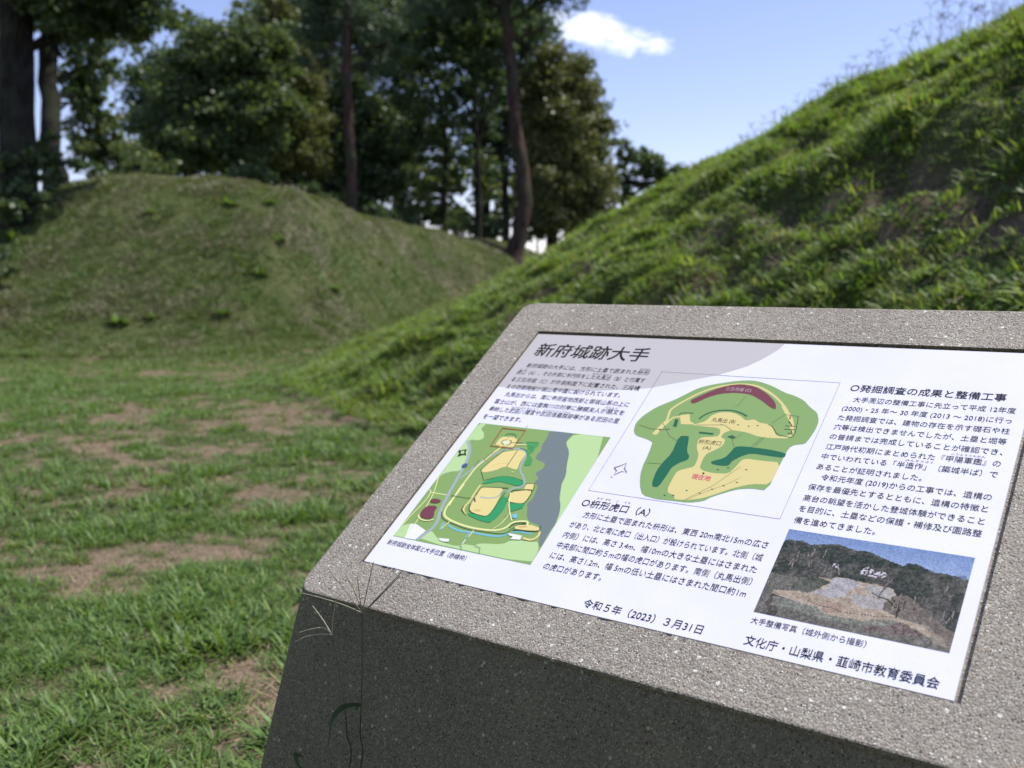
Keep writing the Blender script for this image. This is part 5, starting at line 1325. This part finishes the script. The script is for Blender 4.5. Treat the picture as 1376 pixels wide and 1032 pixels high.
def grass_plant(label, rootpx, stem, fingers, leaves, off=0.02, extra=()):
    top = face_pt(*stem[0], off)
    pts = [face_pt(x, y, max(.006, off - .005 * i)) for i, (x, y) in enumerate(stem)]
    last = pts[-1]
    # down along the slope of the face to the soil
    d = last.z
    basep = last + Vector((-UG[0], -UG[1], 0)) * (0.364 * d + 0.02); basep.z = H(basep.x, basep.y) - 0.01
    mid = last.lerp(basep, 0.5) + Vector((UG[0], UG[1], 0)) * -0.01
    o = empty('crabgrass_plant', (basep.x, basep.y, basep.z)); tag(o, label, 'grass plant', 'seeding grass in front of the sign')
    rl = lambda L_: [p - o.location for p in L_]
    link('stem', tube_mesh('stem', [(rl(chain(pts + [mid, basep], .0007, .0011)[0]), chain(pts + [mid, basep], .0007, .0011)[1])], 5), S_dark, o)
    for f, pale in fingers:
        q = [face_pt(x, y, off + dz_) for (x, y, dz_) in f]
        c_, r_ = chain(q, .0007, .0005)
        r_ = [r * (1 + 0.35 * (i % 2)) for i, r in enumerate(r_)]
        link('seed_finger', tube_mesh('seed_finger', [(rl(c_), r_)], 5), S_pale if pale else S_brown, o)
    for lf, wd in leaves:
        q, _ = chain([face_pt(x, y, off + dz_) for (x, y, dz_) in lf], 1, 1)
        V, F = [], []
        for i, p in enumerate(q):
            t = i / (len(q) - 1); w = wd * math.sin(math.pi * min(1, .15 + .85 * t)) * .5 + 1e-4
            tn = (q[min(i + 1, len(q) - 1)] - q[max(i - 1, 0)]).normalized()
            sd = tn.cross(Vector((UG[0], UG[1], .3))).normalized()
            V += [tuple(p + sd * w - o.location), tuple(p - sd * w - o.location)]
        F = [(2 * i, 2 * i + 1, 2 * i + 3, 2 * i + 2) for i in range(len(q) - 1)]
        me = np_mesh('leaf', V, F, True, {'shade': np.full(len(V), .3)})
        link('leaf', me, S_leaf, o)
    return o
grass_plant('tall grass stalk with seed fingers fanned over the lower left corner of sign', None, [(487, 824), (487, 870), (486, 930), (484, 985), (483, 1040)],
            [([(487, 824, 0), (465, 795, .004), (443, 768, .008)], False), ([(486, 820, 0), (476, 794, .01), (463, 770, .02)], False), ([(486, 818, 0), (483, 800, .01), (480, 775, .02)], False), ([(487, 822, 0), (494, 790, .004), (502, 755, .008)], False),
             ([(488, 823, 0), (513, 797, .004), (541, 767, .008)], False), ([(490, 822, 0), (516, 796, .008), (537, 774, .014)], False), ([(487, 824, 0), (462, 813, -.006), (430, 803, -.008), (406, 797, -.008)], True), ([(485, 812, .004), (468, 830, .006), (453, 848, .008)], False)],
            [([(487, 945, .004), (478, 952, .006), (474, 960, .01), (480, 968, .012)], .003)])
grass_plant('short grass stalk with four pale seed fingers spread flat below the corner of the sign', None, [(445, 855), (452, 880), (462, 940), (466, 985), (468, 1040)],
            [([(446, 853, 0), (434, 833, .004), (420, 814, .006)], True), ([(446, 853, 0), (436, 844, .005), (420, 845, .008), (402, 850, .010)], True), ([(446, 853, 0), (430, 852, .006), (410, 856, .008), (396, 863, .010)], True), ([(446, 852, 0), (447, 832, .003), (451, 806, .004)], False)],
            [([(484, 946, .004), (462, 950, .012), (446, 968, .016), (441, 1008, .020)], .0075), ([(412, 1042, .01), (400, 1026, .014), (398, 1014, .018), (410, 1018, .02)], .010)])

# ------------------------------------------------------------------ small things on the ground
n_ = Nodes('tan_stone'); s1_ = n_.noise(40, 5).outputs[0]
M_stone = n_.end(n_.bsdf(n_.mix(s1_, (0.30, 0.21, 0.13), (0.50, 0.38, 0.26)), 0.9, 0.2, s1_, 0.006))
def stone(px, py, size, lab):
    gx, gy, d = gpt(px, py)
    bm = bmesh.new(); bmesh.ops.create_icosphere(bm, subdivisions=3, radius=1)
    for v in bm.verts:
        k = 1 + 0.16 * math.sin(v.co.x * 3.1 + px) + 0.12 * math.sin(v.co.y * 4.3 + py) + 0.05 * math.sin(v.co.z * 9)
        v.co = Vector((v.co.x * k * size, v.co.y * k * size * .65, max(-.4, min(v.co.z, .55)) * k * size * .42))
    me = bpy.data.meshes.new('stone'); bm.to_mesh(me); bm.free()
    o = link('stone', me, M_stone); o.location = (gx, gy, H(gx, gy) + size * .05); o.rotation_euler = (0, 0, px * .7)
    tag(o, lab, 'stone')
stone(278, 1024, 0.032, 'flat tan stone on bare soil at the bottom edge left of the sign')

def weed(px, py, d_guess, scale, lab):
    # march the line of sight to the terrain
    o_ = Vector((0, 0, EYE)); dr = P(px, py, 1.0) - o_; t = 2.0
    while t < 40:
        p = o_ + dr * t
        if p.z < H(p.x, p.y): break
        t += 0.05
    e = empty('weed_plant', (p.x, p.y, H(p.x, p.y))); tag(e, lab, 'weed', 'leafy weeds growing on the left mound')
    sp = []
    for i in range(30):
        a = random.uniform(0, 6.28)
        sp.append((0.03 * math.cos(a), 0.03 * math.sin(a), a, scale * random.uniform(.35, .75), scale * .26, random.uniform(.3, 1.35), random.uniform(.2, 1.2), random.random()))
    V, F, S = blades(sp, 4)
    me = np_mesh('leaf_rosette', V, F, True, {'shade': S}); link('leaf_rosette', me, M_weed, e)
for (px, py, s_, lab) in [(160, 438, .34, 'bright green leafy weed low on the face of the mound toward the left'), (205, 430, .22, 'small bright weed just right of the leafy weed low on the mound'), (205, 290, .26, 'bright weed high on the mound left of centre'),
                          (310, 278, .28, 'bright weed just under the top of the mound'), (365, 275, .22, 'small weed high on the right shoulder of the mound'), (350, 370, .26, 'bright weed at mid height on the right side of the mound'),
                          (375, 325, .24, 'weed below the right shoulder of the mound'), (300, 425, .24, 'weed at the foot of the mound right of centre'), (450, 390, .24, 'weed on the right slope of the mound near the bright bank'),
                          (15, 325, .30, 'weed near the left end of the mound'), (510, 355, .20, 'small weed on the slope beneath the low ridge')]:
    weed(px, py, 18, s_, lab)

# pale dead leaf on the bank
def dead_leaf(px, py, lab):
    o_ = Vector((0, 0, EYE)); dr = P(px, py, 1.0) - o_; t = 2.0
    while t < 30:
        p = o_ + dr * t
        if p.z < H(p.x, p.y) + 0.05: break
        t += 0.02
    V, F = [], []
    for i in range(7):
        t = i / 6; w = .012 * math.sin(math.pi * (.08 + .9 * t))
        V += [(t * .07 - .035, w, .006 * math.sin(t * 5)), (t * .07 - .035, 0, -.003 + .006 * math.sin(t * 5)), (t * .07 - .035, -w, .006 * math.sin(t * 5))]
    for i in range(6):
        a = 3 * i; F += [(a, a + 1, a + 4, a + 3), (a + 1, a + 2, a + 5, a + 4)]
    o = link('dead_leaf', np_mesh('dead_leaf', V, F, True, {'shade': np.full(21, .5)}), M_straw); o.location = p; o.rotation_euler = (.9, .1, .5)
    tag(o, lab, 'leaf')
dead_leaf(1200, 333, 'small pale dead leaf lying on the grassy bank above the sign')
